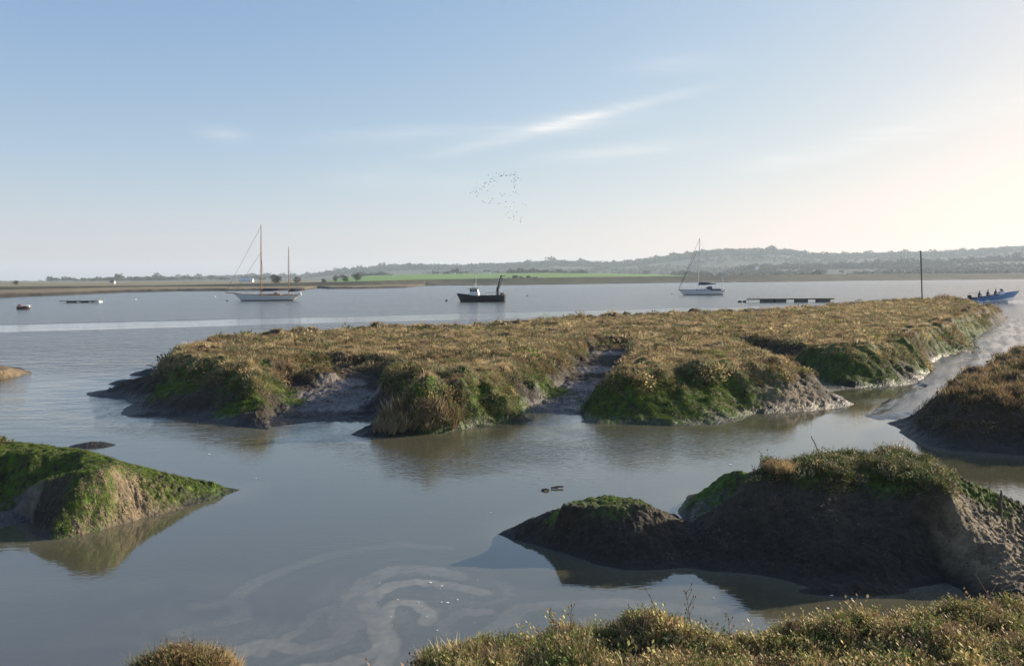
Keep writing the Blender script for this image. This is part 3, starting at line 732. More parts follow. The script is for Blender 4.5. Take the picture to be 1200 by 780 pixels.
RID2 = [(-600,334),(840,324),(860,319),(890,316),(920,315),(950,314.5),(1000,313),(1050,311.5),(1100,310.5),(1150,307),(1200,305),(1500,303),(1900,306)]
FLD = [(-600,333),(380,329.0),(400,325.5),(430,323.2),(480,321.6),(560,320.6),(640,319.8),(700,320.4),(760,321.5),(830,323.5),(850,326),(900,326),(1200,322),(1900,320)]
def zline(u, pts, Yd):
    v = interp(u, pts)
    dz = fv[2] + (u-600)/F*rv[2] + (390-v)/F*uv[2]; dy = fv[1] + (u-600)/F*rv[1] + (390-v)/F*uv[1]
    return CZ + dz/dy*Yd
def far_z(u, Yd):
    v = interp(u, SHORE); dz = fv[2] + (u-600)/F*rv[2] + (390-v)/F*uv[2]; dy = fv[1] + (u-600)/F*rv[1] + (390-v)/F*uv[1]
    ys = -CZ/dz*dy
    return ys
D_SKY, D_R2, D_F = 3600., 2300., 1500.
U, Yd = np.meshgrid(np.linspace(-560, 1760, 1500), np.exp(np.linspace(math.log(190), math.log(7000), 460)))
X = (U-600)/F*Yd*1.003
ys = far_z(U, Yd)
ys = ys*(1 + 0.02*fbm(U*0.03, U*0.01, 3, 3))
dsh = Yd - ys
zs = np.where(dsh > 0, 0.15 + 1.0*sstep(0, 1, dsh/(0.012*ys+2)) + 0.1*fbm(X*.08, Yd*.08, 4, 3), np.maximum(-1, dsh*0.1))
WALLTOP = [(-600,337),(0,335.8),(200,334.0),(400,330.0),(500,327.2),(600,325.6),(800,323.0),(1000,321.0),(1200,319.6),(1900,316)]
k_ = np.hanning(121); k_ /= k_.sum()
ysm = np.apply_along_axis(lambda q: np.convolve(np.pad(q, 60, mode='edge'), k_, 'valid'), 1, far_z(U, Yd)[:1])
wall = np.broadcast_to(ysm*(1.12 + 0.35*sstep(450, 100, U[:1])) + 20, ys.shape)
wtop = np.clip(zline(U, WALLTOP, wall), 1.6, 9)
zs = np.where(dsh > 0, zs + (wtop-1.2)*np.exp(-((Yd-wall)/(0.022*wall))**2), zs)
zf = zline(U, FLD, D_F); zr2 = zline(U, RID2, D_R2); zk = zline(U, SKY, D_SKY)
base = 1.1 + 1.6*sstep(450, 700, U)
a = base + (np.maximum(zf, base)-base)*sstep(wall+60, D_F, Yd)
a = np.where(Yd > D_F, np.maximum(zf, base) + (np.maximum(zr2, base)-np.maximum(zf, base))*sstep(D_F, D_R2, Yd), a)
b2 = np.maximum(zr2, base)
a = np.where(Yd > D_R2, b2 - 0.25*(b2-base)*sstep(D_R2, D_R2+300, Yd) + (np.maximum(zk, base)-0.75*b2-0.25*base)*sstep(D_R2+200, D_SKY, Yd), a)
a = np.where(Yd > D_SKY, np.maximum(zk, base)*(1-0.6*sstep(D_SKY, 7000, Yd)), a)
fade = sstep(wall+20, wall+120, Yd)
Zf = np.where(dsh > 0, zs*(1-fade) + a*fade, zs)
Zf = Zf + np.where(Yd > 1700, 2.5*fbm(X*.004, Yd*.004, 6, 4)*sstep(1700, 2500, Yd)*sstep(8, 30, Zf), 0)
nn = fbm(X*0.01, Yd*0.01, 12, 4); nf = fbm(X*0.05, Yd*0.03, 14, 3)
ridx = np.array([0.235, 0.195, 0.115]); MUD_SHADE = np.array([0.055, 0.048, 0.038]); FIELD = np.array([0.14, 0.25, 0.05]); DRYF = np.array([0.20, 0.18, 0.10]); WOOD = np.array([0.05, 0.06, 0.035])
C = mix(np.broadcast_to(MUD_SHADE, X.shape+(3,)), ridx*(1+.25*nf[..., None]), sstep(0.95, 1.12, Zf + 0.12*nf))  # dark mud carried up the bank face, its backlit shade put into the colour
C = mix(C, np.array([0.045, 0.045, 0.024])*(1+.5*nf[..., None]), np.clip(np.exp(-((Yd-wall*0.985)/(0.03*wall))**2)*1.2 + 0.8*sstep(450, 620, U)*(dsh > 0)*(Yd < wall), 0, 1))
C = mix(C, DRYF*(1+.3*nn[..., None]), sstep(wall+10, wall+60, Yd))
gmask = sstep(380, 400, U)*sstep(835, 810, U + 15*nf)*sstep(wall+30, wall+70, Yd)*sstep(D_F+250, D_F+120, Yd)
C = mix(C, FIELD*(1+.15*nn[..., None]), gmask)
C = mix(C, np.array([.055,.065,.032]), 0.85*sstep(780, 860, U)*sstep(wall+30, wall+80, Yd))
C = mix(C, FIELD*0.7, sstep(0.15, 0.4, nn)*sstep(840, 900, U)*sstep(wall+60, wall+150, Yd)*sstep(D_R2+100, D_R2-300, Yd)*0.7)
C = mix(C, WOOD, sstep(D_F+150, D_F+400, Yd)*sstep(-.35, .1, nn + sstep(2600, 3200, Yd)))
C = C*(1 + .55*(Yd < wall*1.1)*(dsh > 0)*fbm(U*.05, Yd*.05, 15, 4))[..., None]
V = np.stack([X, Yd, Zf], -1).reshape(-1, 3)
f = grid_faces(*X.shape, keep=(Zf > -0.6).ravel())
V2, f2, C2 = compact(V, f, C.reshape(-1, 3))
far = np_mesh('hills', V2, f2, M_FAR, cols=C2, attrs={'wet': np.zeros(len(V2))}, smooth=True)
tag(far, 'far shore with a saltmarsh edge, sea wall, green fields and low wooded hills', None, None, 'structure')
def farz(u, Yq):
    Ui = (u+560)/2320*1499; Yi = (math.log(Yq)-math.log(190))/(math.log(7000)-math.log(190))*459
    i = int(np.clip(round(Yi), 0, 459)); j = int(np.clip(round(Ui), 0, 1499)); return Zf[i, j]
def farpos(u, Yq): return np.array([(u-600)/F*Yq*1.003, Yq, farz(u, Yq)])

# woodland on the hills: rough crowns, one mass
def crown_tpl(seed):
    r = np.random.default_rng(seed); V = []; Fc = []; T = []
    for i in range(46):
        a = r.uniform(0, 2*PI); cz = r.uniform(-0.2, 1); sz = math.sqrt(max(0, 1-cz*cz)); R = r.uniform(0.7, 1)
        p = np.array([sz*math.cos(a), sz*math.sin(a), cz*0.8])*R; q = r.normal(0, 1, (3, 3)); q /= np.linalg.norm(q, axis=1, keepdims=True)
        b = len(V); V += [p+q[0]*.42, p+q[1]*.42, p+q[2]*.42]; Fc.append((b, b+1, b+2)); T += [r.uniform(.75, 1.25)]*3
    return np.array(V), np.array(Fc), np.array(T)
CR = [crown_tpl(s) for s in range(5)]
parts = []
r = np.random.default_rng(5)
def wood(n, u0_, u1_, y0, y1, size, cols, dens=None):
    us = r.uniform(u0_, u1_, n); yq = r.uniform(y0, y1, n)
    P = np.array([farpos(a, b) for a, b in zip(us, yq)])
    keep = P[:, 2] > 2.0
    if dens is not None: keep &= dens(P)
    P = P[keep]; s = size*np.exp(r.normal(0, .3, len(P)))
    c = palette(len(P), cols, [1]*len(cols), int(n), .2)
    parts.append(instance(CR, P+np.array([0, 0, 1.0])*s[:, None]*0.5, s, np.tile([0, 0, 1.], (len(P), 1)), c))
WC = [(0.045, 0.06, 0.03), (0.06, 0.065, 0.035), (0.035, 0.05, 0.025)]
wood(7000, 380, 1300, 3250, 3800, 8.0, WC)
wood(2500, 90, 400, 3300, 3700, 7.0, WC)
wood(700, -80, 95, 3300, 3700, 4.0, WC)
wood(3600, 850, 1300, 2150, 2500, 6.0, WC, lambda P: fbm(P[:, 0]*.006, P[:, 1]*.006, 31, 3) > -0.25)
wood(1500, 400, 880, 1650, 1760, 4.0, WC, lambda P: fbm(P[:, 0]*.012, P[:, 1]*.002, 33, 3) > 0.0)
wood(5200, 840, 1300, 1250, 2150, 3.6, WC, lambda P: (np.abs(fbm(P[:, 0]*.004, P[:, 1]*.004, 34, 2)) < 0.07) | (fbm(P[:, 0]*.006, P[:, 1]*.003, 35, 3) > .12))
wood(4200, 430, 1300, 2500, 3350, 7.0, WC, lambda P: fbm(P[:, 0]*.003, P[:, 1]*.004, 37, 3) > -.02)
wood(700, 60, 330, 1900, 2300, 4.5, WC, lambda P: fbm(P[:, 0]*.01, P[:, 1]*.002, 36, 3) > 0.05)
V, Fc, Cc = join(parts)
tag(np_mesh('woodland', V, Fc, M_TREE, cols=Cc), 'hazy woodland covering the distant hills', None, None, 'stuff')

# single trees and bushes
M_BARK = simple('tree_bark', (0.10, 0.075, 0.05), 0.9)
def tree(name, pos, w, h, label, cols, group, seed):
    r = np.random.default_rng(seed)
    root = empty(name, pos, r.uniform(0, 6), label, 'bush' if name == 'bush' else 'tree', group)
    mb = MB(); mb.tube((0, 0, -0.5), (0, 0, h*.45), w*.05, w*.035)
    for k in range(5):
        a = k*1.26+r.uniform(0, .6); mb.tube((0, 0, h*(.22+.05*k)), (w*.3*math.cos(a), w*.3*math.sin(a), h*(.5+.07*k)), w*.022, w*.01, 5)
    mb.build('trunk', M_BARK, root)
    n = 30; P = []
    for k in range(n):
        a = r.uniform(0, 2*PI); z = r.uniform(0.25, 0.95); rr = math.sqrt(max(0, 1-((z-.5)/.55)**2))*r.uniform(.2, 1)
        P.append([w*.42*rr*math.cos(a), w*.42*rr*math.sin(a), h*z])
    P = np.array(P); s = np.full(n, w*.17)*np.exp(r.normal(0, .25, n))
    tp = [tpl_clump(70, .28, .7, 200+k, flat=.9) for k in range(3)]
    v, f, c = instance(tp, P, s, np.tile([0, 0, 1.], (n, 1)), palette(n, cols, [1]*len(cols), seed, .2))
    np_mesh('crown', v, f, M_TREE, cols=c, parent=root)
    return root
DK = [(0.035, 0.05, 0.02), (0.05, 0.06, 0.025)]; MD = [(0.06, 0.075, 0.03), (0.08, 0.08, 0.035)]
tl = [(326,620,9.5,6.4,'widest dark round tree on the far shore just right of the ketch main mast',DK),
      (350,640,6.0,5.4,'dark tree on the far shore behind the ketch stern',DK),
      (381,700,4.6,4.4,'smallest dark tree on the far shore right of the ketch',DK),
      (395,760,6.5,7.2,'tall pale brown tree on the far shore between two dark ones',[(0.10,0.085,0.05),(0.08,0.075,0.05)]),
      (406,740,8.0,5.6,'broad dark tree left of the last one in the row right of the ketch',DK),
      (419,760,8.6,6.6,'last dark tree in the row right of the ketch, beside the green field',DK),
      (22,700,5.6,3.6,'lone round bush on the flat shore at the far left',DK)]
for k, (u, Yq, w, h, lb, cl) in enumerate(tl):
    tree('bush' if u == 22 else 'tree', farpos(u, Yq), w, h, lb, cl, 'trees along the far shore', 300+k)
for k, (u, w, h, lb) in enumerate([(597,5,2.8,'leftmost and lowest bush of the thicket behind the work boat crane'),(604,7,4.6,'tallest olive bush of the thicket behind the work boat crane'),(612,7,3.8,'middle olive bush of the thicket on the green field'),
        (620,8,4.4,'broad olive bush right of the middle of the thicket on the green field'),(628,7,3.7,'rightmost bush of the thicket on the green field')]):
    tree('bush', farpos(u, 760), w, h, lb, MD, 'thicket on the green field', 340+k)

# houses
M_WHITE = simple('white_render', (0.78, 0.77, 0.72), 0.8, var=.05); M_ROOF = simple('slate_roof', (0.16, 0.13, 0.12), 0.8); M_RTILE = simple('tiled_roof', (0.30, 0.17, 0.11), 0.8)
M_GLASS = simple('window_glass', (0.03, 0.035, 0.04), 0.1); M_DOOR = simple('painted_door', (0.10, 0.12, 0.13), 0.5); M_BRICK = simple('house_brick', (0.42, 0.36, 0.30), .85)
def house(u, Yq, w, d, h, label, wall=M_WHITE, roof=M_ROOF, rz=0.0, rh=0.45, group='houses on the far shore'):
    root = empty('house', farpos(u, Yq)-np.array([0, 0, .2]), rz, label, 'house', group)
    x, y = w/2, d/2
    MB().box(-x, x, -y, y, 0, h).add([(-x,-y,h),(-x,y,h),(-x,0,h+rh*d)],[(0,1,2)]).add([(x,-y,h),(x,y,h),(x,0,h+rh*d)],[(0,1,2)]).build('wall', wall, root)
    e = .35; t = .18; R = MB()
    for s in (-1, 1):
        R.add([(-x-e, s*(y+e), h-e*rh*2*.9+.05),(x+e, s*(y+e), h-e*rh*2*.9+.05),(x+e,0,h+rh*d+.05),(-x-e,0,h+rh*d+.05),
               (-x-e, s*(y+e), h-e*rh*2*.9+t+.05),(x+e, s*(y+e), h-e*rh*2*.9+t+.05),(x+e,0,h+rh*d+t+.05),(-x-e,0,h+rh*d+t+.05)],
              [(0,1,2,3),(4,5,6,7),(0,1,5,4),(1,2,6,5),(2,3,7,6),(3,0,4,7)])
    ro = R.build('roof', roof, root)
    MB().box(x*.5, x*.5+.7, -.35, .35, h+rh*d*.6, h+rh*d+1.0).build('chimney', M_BRICK, ro)
    n = max(2, int(w/3))
    for k in range(n):
        cx = -x + w*(k+.5)/n
        if k == n//2:
            MB().box(cx-.5, cx+.5, -y-.05, -y+.02, 0, 2.0).build('door', M_DOOR, root)
        else:
            wn = MB().box(cx-.55, cx+.55, -y-.04, -y+.02, 1.0, 2.1).build('window', M_GLASS, root)
            MB().box(cx-.7, cx+.7, -y-.12, -y-.045, .88, .98).build('sill', M_WHITE, wn)
    return root
house(512,1640,15,8,3.2,'long grey-white farm building, leftmost on the ridge above the green field',simple('grey_render',(.55,.55,.52)),M_ROOF)
house(531,1560,11,7,3.0,'low white bungalow above the field, right of the long grey farm building',M_WHITE,M_ROOF)
house(547,1600,13,8,3.0,'cream building in the middle of the row on the field ridge',simple('cream_render',(.62,.58,.46)),M_RTILE)
house(569,1650,6,8,5.5,'left of the two close bright white cottages on the field ridge',M_WHITE,M_ROOF)
house(573.5,1650,6,8,5.0,'right of the two close bright white cottages on the field ridge',M_WHITE,M_ROOF)
house(583.5,1600,9,7,2.8,'low white house at the right end of the row on the field ridge',M_WHITE,M_RTILE)
house(135,900,4.5,4,2.2,'tiny white cottage on the flat shore far to the left',M_WHITE,M_ROOF)
house(291,1100,18,7,2.6,'long low white barn behind the bow of the ketch',M_WHITE,simple('pale_roof',(.55,.55,.56)))
house(886,2000,12,8,5.0,'bright white steep-roofed building below the wooded hill on the right',M_WHITE,M_WHITE,rz=PI/2,rh=1.0)
house(911,2050,6,6,3.5,'small pale house right of the bright steep-roofed building',M_WHITE,M_ROOF)
house(757,1500,11,7,3.0,'pale house among trees left of the white yacht mast',simple('buff_render',(.5,.47,.4)),M_RTILE)
#@@END_FAR

#@@WATER
# ================================================================== 6. WATER
def water_mat():
    m, nt, N, L = new_mat('estuary_water')
    out = N.new('ShaderNodeOutputMaterial'); b = N.new('ShaderNodeBsdfPrincipled')
    geo = N.new('ShaderNodeNewGeometry'); sep = N.new('ShaderNodeSeparateXYZ'); L.new(geo.outputs['Position'], sep.inputs[0])
    def M(op, a, b_=None, c=None):
        n = N.new('ShaderNodeMath'); n.operation = op
        for i, x in enumerate((a, b_, c)):
            if x is None: continue
            if isinstance(x, (int, float)): n.inputs[i].default_value = x
            else: L.new(x, n.inputs[i])
        return n.outputs[0]
    def noise(scale, sx, sy, rot=0, det=3, rough=.55, dist=0.0):
        mp = N.new('ShaderNodeMapping'); mp.inputs['Scale'].default_value = (sx, sy, 1); mp.inputs['Rotation'].default_value = (0, 0, rot)
        L.new(geo.outputs['Position'], mp.inputs['Vector'])
        n = N.new('ShaderNodeTexNoise'); n.inputs['Scale'].default_value = scale; n.inputs['Detail'].default_value = det; n.inputs['Roughness'].default_value = rough; n.inputs['Distortion'].default_value = dist
        L.new(mp.outputs[0], n.inputs['Vector']); return n.outputs['Fac']
    def attr(nm):
        a = N.new('ShaderNodeAttribute'); a.attribute_name = nm; return a.outputs['Fac']
    rip = attr('ripple'); far_ = attr('chop'); scum = attr('scum')
    X, Y = sep.outputs['X'], sep.outputs['Y']
    big = noise(1.0, .55, 1.5, .2, 4, .6); mid = noise(3.5, .7, 1.4, -.25, 3, .6); small = noise(9.0, .45, 1.6, .35, 2, .5, .6); patchn = noise(.035, 1, 2.2, .1, 3, .5)
    wob = M('ADD', M('MULTIPLY', M('SUBTRACT', noise(.06, 1, 1, 0, 2), .5), 5.0), M('MULTIPLY', M('SUBTRACT', noise(.5, .5, 1, 0, 3), .5), 2.2))
    v = M('ADD', M('SUBTRACT', Y, M('MULTIPLY', X, .435)), wob)
    def gauss(c, w):
        q = M('DIVIDE', M('SUBTRACT', v, c), w); return M('POWER', 2.71828, M('MULTIPLY', M('MULTIPLY', q, q), -1.0))
    inband = M('SUBTRACT', 1.0, M('MINIMUM', M('ADD', gauss(88, 3.6), M('ADD', gauss(92.5, 3.6), gauss(96.5, 2.0))), 1.0))
    calm = M('MAXIMUM', inband, 0.22)
    pat = M('ADD', M('MULTIPLY', patchn, 1.1), .35)
    swell = noise(.75, .8, 1.5, .12, 3, .6, .4)
    h1 = M('MULTIPLY', M('ADD', M('MULTIPLY', swell, .5), M('ADD', M('MULTIPLY', big, .26), M('MULTIPLY', mid, .075))), M('MULTIPLY', M('MULTIPLY', far_, pat), calm))
    h2 = M('MULTIPLY', small, M('MULTIPLY', rip, .016))
    ridge = M('ADD', M('MULTIPLY', gauss(83.5, 1.1), .22), M('MULTIPLY', gauss(101, 1.3), .20))
    ridge = M('ADD', ridge, M('MULTIPLY', gauss(80.0, .8), .07))
    H = M('ADD', M('ADD', h1, h2), ridge)
    bp = N.new('ShaderNodeBump'); bp.inputs['Distance'].default_value = 1.0; bp.inputs['Strength'].default_value = 1.0
    L.new(H, bp.inputs['Height']); L.new(bp.outputs[0], b.inputs['Normal'])
    mixc = N.new('ShaderNodeMix'); mixc.data_type = 'RGBA'
    mixc.inputs[6].default_value = (.088, .082, .048, 1); mixc.inputs[7].default_value = (.23, .205, .14, 1)
    L.new(scum, mixc.inputs[0]); 
    streak = M('MINIMUM', M('ADD', gauss(86.5, 1.9), M('ADD', gauss(91.5, 1.6), M('MULTIPLY', gauss(96.5, 1.2), .9))), 1.0)
    foamn = M('MULTIPLY', streak, M('POWER', noise(.8, .10, 1.5, .41, 4, .65), .75))
    mix2 = N.new('ShaderNodeMix'); mix2.data_type = 'RGBA'; L.new(foamn, mix2.inputs[0]); L.new(mixc.outputs[2], mix2.inputs[6]); mix2.inputs[7].default_value = (.6, .62, .62, 1)
    L.new(mix2.outputs[2], b.inputs['Base Color'])
    b.inputs['IOR'].default_value = 1.75; b.inputs['Specular IOR Level'].default_value = 0.9
    rr = M('ADD', M('MULTIPLY', M('MULTIPLY', far_, calm), .16), M('ADD', M('MULTIPLY', scum, .12), .02)); L.new(rr, b.inputs['Roughness'])
    L.new(b.outputs[0], out.inputs['Surface'])
    return m
M_WATER = water_mat()
dv = np.concatenate([np.linspace(780, 60, 560), np.exp(np.linspace(math.log(59), math.log(0.42), 90))])
S, DV = np.meshgrid(np.linspace(-1.05, 1.05, 1150), dv)
Y = CZ*F/DV; X = S*Y
pu = 600 + S*F; hor = 331.5 - 8.5*pu/1200; pv = hor + DV
# curls of scum floating near the bank, traced as plan curves
zz = lambda pts: [tuple(at(100+x/2.727, 620+y/2.727, 0)[:2]) for x, y in pts]
curves = [(zz([(1260,200),(1180,182),(1060,168),(980,174),(925,200),(900,240),(910,285),(950,330),(962,360),(930,385),(880,410),(800,432),(700,450)]), .085, .75),
          (zz([(1085,295),(1105,275),(1060,240),(1000,232),(960,255),(950,300),(975,340),(975,385),(945,430),(930,470)]), .07, .8),
          (zz([(1200,150),(1060,125),(980,128),(905,165),(860,215),(850,260),(860,310),(820,350),(760,370),(690,380),(600,365),(540,375),(470,395)]), .10, .42),
          (zz([(350,245),(470,230),(530,175),(620,135),(750,92),(850,67),(990,48),(1150,60)]), .09, .22),
          (zz([(560,395),(640,350),(700,310),(740,262),(790,250),(800,310),(820,300),(838,225),(880,160)]), .05, .35),
          (zz([(300,330),(420,300),(500,280),(480,230)]), .09, .22), (zz([(1300,260),(1200,262),(1140,300),(1150,330)]), .06, .3),
          (zz([(1120,430),(1300,330),(1400,250),(1700,230),(2000,260)]), .10, .30)]
wxx = X + .07*fbm(X*1.5, Y*1.5, 80, 3) ; wyy = Y + .09*fbm(X*1.5, Y*1.5, 84, 3)
scum = np.zeros(X.shape)
near = slice(0, 470)
for q, (pts, w, a) in enumerate(curves):
    d = seg_dist(wxx[near], wyy[near], pts, False)
    d = d + .05*fbm(X[near]*5, Y[near]*5, 86, 3)
    band = a*sstep(1.75*w, 1.0*w, d)
    side = .5 + .5*np.cos((d + .10*fbm(X[near]*2, Y[near]*2, 87+q, 3))*2*PI/(3.2*w + .10))
    band = np.maximum(band, .55*a*side*np.exp(-(d/(4.5*w))**2))
    scum[near] = np.maximum(scum[near], band)
scum *= (.55 + .9*sstep(-.5, .5, fbm(X*1.1, Y*1.1, 99, 3)))
flow = fbm(X*.35 + .8*fbm(X*.4, Y*.4, 88, 2), Y*.8 + .8*fbm(X*.4, Y*.4, 89, 2), 90, 4)
scum += .16*sstep(-.2, .5, flow)*sstep(14, 9, Y)
scum = np.clip(scum*(0.85+.4*fbm(X*9, Y*9, 92, 2)), 0, 1)*sstep(20, 12, Y)
c = at(1105, 695, 0); scum = np.maximum(scum, .35*sstep(1.0, .5, np.hypot((X-c[0])/.6, (Y-c[1])/.5)))
mg = slice(0, 560); dm_ = np.full(X[mg].shape, 9., np.float32)
for pl_ in (A0, L0, M0, S0, R0, F0): dm_ = np.minimum(dm_, seg_dist(X[mg], Y[mg], pl_))
scum[mg] = np.maximum(scum[mg], .20*sstep(.8, .0, dm_ + .35*fbm(X[mg]*1.2, Y[mg]*1.2, 97, 3)))
def blob(u, v, ru, rv_): return np.exp(-(((pu-u)/ru)**2 + ((pv-v)/rv_)**2))
chop = sstep(27, 52, Y + 6*fbm(X*.12, Y*.12, 94, 3)) 
chop = np.maximum(chop, .10*sstep(18, 24, Y)*sstep(-4, -9, X))
rip = .10 + .9*blob(545, 540, 130, 22) + 1.0*blob(660, 525, 90, 28) + .9*blob(800, 520, 90, 20) + .7*blob(250, 505, 120, 14) + .6*blob(90, 480, 90, 35) + .5*blob(420,515,60,12)
rip = np.clip(rip*(.55+.9*sstep(-.3, .5, fbm(X*.5, Y*.5, 96, 3))), 0, 1.2)*sstep(60, 30, Y)
rip = np.maximum(rip, 1.0*sstep(-.2, .6, fbm(X*.2, Y*.2, 98, 3))*sstep(22, 30, Y)*sstep(60, 40, Y))
V = np.stack([X, Y, np.zeros_like(X)], -1).reshape(-1, 3)
wat = np_mesh('water', V, grid_faces(*X.shape), M_WATER, attrs={'ripple': rip, 'chop': chop, 'scum': scum}, smooth=True)
tag(wat, 'calm grey creek water opening into the rippled blue estuary', None, None, 'structure')
M_BED = simple('estuary_bed', tuple(MUD_WET), .9)
tag(MB().add([(-9000,-400,-1.2),(9000,-400,-1.2),(9000,9500,-1.2),(-9000,9500,-1.2)], [(0,1,2,3)]).build('ground', M_BED), 'mud bed under the estuary water', None, None, 'structure')
#@@END_WATER

#@@BOATS
def hit(Lx, u, v):
    """where the sight line of pixel (u, v) meets a landmass"""
    d = ray(u, v); X_, Y_, Z_ = Lx['X'], Lx['Y'], Lx['Z']; Yr = Y_[:, 0]; S0, S1 = X_[0, 0]/Yr[0], X_[0, -1]/Yr[0]
    j = int(np.clip(round((d[0]/d[1]-S0)/(S1-S0)*(X_.shape[1]-1)), 0, X_.shape[1]-1))
    zr = CZ + d[2]/d[1]*Yr; k = np.argmax(Z_[:, j] >= zr)
    return np.array([d[0]/d[1]*Yr[k], Yr[k], Z_[k, j]])
# ================================================================== 7. BOATS AND FLOATING THINGS
P_WHITE = simple('white_gelcoat', (.74, .74, .72), .28, var=.05); P_CREAM = simple('cream_paint', (.62, .56, .44), .4); P_NAVY = simple('navy_canvas', (.02, .03, .09), .8)
P_BLACK = simple('black_paint', (.018, .02, .024), .45, var=.3); P_WOOD = simple('varnished_wood', (.30, .13, .05), .35); P_TEAK = simple('teak_deck', (.30, .22, .14), .7)
P_RED = simple('red_antifoul', (.20, .035, .025), .6); P_STEEL = simple('galvanised_steel', (.42, .43, .44), .4, .7); P_WIRE = simple('rigging_wire', (.16, .16, .16), .5, .3)
P_GLASS = simple('cabin_glass', (.02, .025, .03), .08); P_BLUE = simple('blue_hull_paint', (.09, .20, .40), .3); P_ORANGE = simple('orange_plastic', (.62, .14, .03), .5)
P_ALU = simple('silver_mast', (.62, .62, .60), .35, .4); P_SPAR = simple('wooden_spar', (.34, .17, .08), .45); P_FOAM = simple('white_foam', (.85, .86, .86), .9, bump=.05); P_DKWOOD = simple('weathered_timber', (.11, .085, .06), .9, bump=.01)
P_DARK = simple('dark_rubber', (.02, .02, .022), .8)

def hull_surface(L, B, sheer, z0, z1f, bow, stern, fine=1.6, full=.75, off=0.0, n=22, m=7):
    """half-breadth loft; x runs stern -L/2 .. bow +L/2; z1f is a fraction of sheer"""
    V = []; Fc = []
    for side in (1, -1):
        b = len(V)
        for i in range(n+1):
            t = i/n; sh = sheer(t)
            for j in range(m+1):
                q = j/m; z = z0(t) + (z1f*sh - z0(t))*q
                hfr = max(0, z/sh)
                half = (B/2)*(1-max(0, (t-.45)/.55)**fine)*(full + (1-full)*min(1, t/.4)**.7)
                flare = .72 + .28*max(0, min(1, hfr))**.7 if z > 0 else .72*(1 + z*.8)
                x = -L/2 + t*L
                x = x - (1-hfr)*bow*t**3 + (1-hfr)*stern*(1-t)**3
                V.append((x, side*(half*flare+off), z))
        for i in range(n):
            for j in range(m):
                a = b+i*(m+1)+j; Fc.append((a, a+1, a+m+2, a+m+1))
        if side == 1: first = b
        else: second = b
    for j in range(m): Fc.append((first+j, first+j+1, second+j+1, second+j))
    return V, Fc

def make_hull(root, L, B, sheer, bow, stern, mat, deckmat, stripe=None, rail=None, fine=1.6, full=.75, deckdrop=.12, depth=-.35):
    V, Fc = hull_surface(L, B, sheer, lambda t: depth, 1.0, bow, stern, fine, full)
    h = MB().add(V, Fc).build('hull', mat, root, smooth=True)
    # deck
    n = 22; dv_ = []; df = []
    for i in range(n+1):
        t = i/n; half = (B/2)*(1-max(0, (t-.45)/.55)**fine)*(full+(1-full)*min(1, t/.4)**.7) - .02
        z = sheer(t)-deckdrop; x = -L/2+t*L - (deckdrop/sheer(t))*bow*t**3
        dv_ += [(x, half, z), (x, -half, z)]
    df = [(2*i, 2*i+1, 2*i+3, 2*i+2) for i in range(n)]
    MB().add(dv_, df).build('deck', deckmat, root)
    if stripe:
        V, Fc = hull_surface(L, B, sheer, lambda t: depth, .16, bow, stern, fine, full, off=.012, m=3)
        V = [(x, y, min(z, .16)) for x, y, z in V]
        MB().add(V, Fc).build('boot_stripe', stripe, root, smooth=True)
    if rail:
        pts = {1: [], -1: []}
        for i in range(n+1):
            t = i/n; half = (B/2)*(1-max(0, (t-.45)/.55)**fine)*(full+(1-full)*min(1, t/.4)**.7)+.01
            for s in (1, -1): pts[s].append((-L/2+t*L, s*half, sheer(t)+.02))
        mb = MB(); mb.path(pts[1], .05, 5); mb.path(pts[-1], .05, 5)
        mb.build('rubbing_rail', rail, root)
    return h

def guard_rail(root, L, B, sheer, t0, t1, n, h=.6, name='guard_rail', fine=1.6, full=.75):
    for s in (1, -1):
        mb = MB(); tops = []; mids = []
        for i in range(n+1):
            t = t0+(t1-t0)*i/n; half = (B/2)*(1-max(0, (t-.45)/.55)**fine)*(full+(1-full)*min(1, t/.4)**.7)-.05
            x = -L/2+t*L; z = sheer(t); mb.tube((x, s*half, z-.1), (x, s*half, z+h), .014, n=5); tops.append((x, s*half, z+h)); mids.append((x, s*half, z+h*.5))
        mb.path(tops, .01, 4); mb.path(mids, .01, 4)
        mb.build(name, P_STEEL, root)

# ---- ketch
kp = at(313, 352.2, 0); ket = empty('ketch', kp, PI+.10, 'two-masted wooden ketch with pale hull and furled sails moored on the left', 'sailboat')
Lk = 13.2; sheerk = lambda t: .95+.55*t**2+.22*(1-t)**2
make_hull(ket, Lk, 3.4, sheerk, 1.5, 1.3, simple('pale_blue_white_hull', (.66, .68, .68), .3, var=.06), P_TEAK, P_BLACK, P_WOOD, deckdrop=.22, full=.55)
cr = MB().box(-2.9, 1.6, -.95, .95, .75, 1.38, taper=.10).build('cabin_roof', P_WOOD, ket, bevel=.05)
for k in range(5):
    for s in (-1, 1): MB().box(-2.5+k*.85, -2.05+k*.85, s*.92-.03*(s<0)-.0, s*.92+.03*(s>0)+.0, .98, 1.2).build('window', P_GLASS, ket)
MB().box(-2.2, -1.4, -.35, .35, 1.36, 1.62, taper=.06).build('skylight', P_WOOD, ket, bevel=.02)
cp = MB(); cp.box(-5.2, -3.1, -.95, -.85, .7, 1.25); cp.box(-5.2, -3.1, .85, .95, .7, 1.25); cp.box(-5.3, -5.2, -.95, .95, .7, 1.3); cp.build('cockpit', P_WOOD, ket)
MB().tube((Lk/2-1.2, 0, 1.42), (Lk/2+1.7, 0, 1.75), .11, .07).build('bowsprit', P_WOOD, ket)
mx_ = 1.15; mast_top = atd(308, 263.5, kp[1])[2]
mm = MB().tube((mx_, 0, .9), (mx_-.35, 0, mast_top), .12, .075, 10)
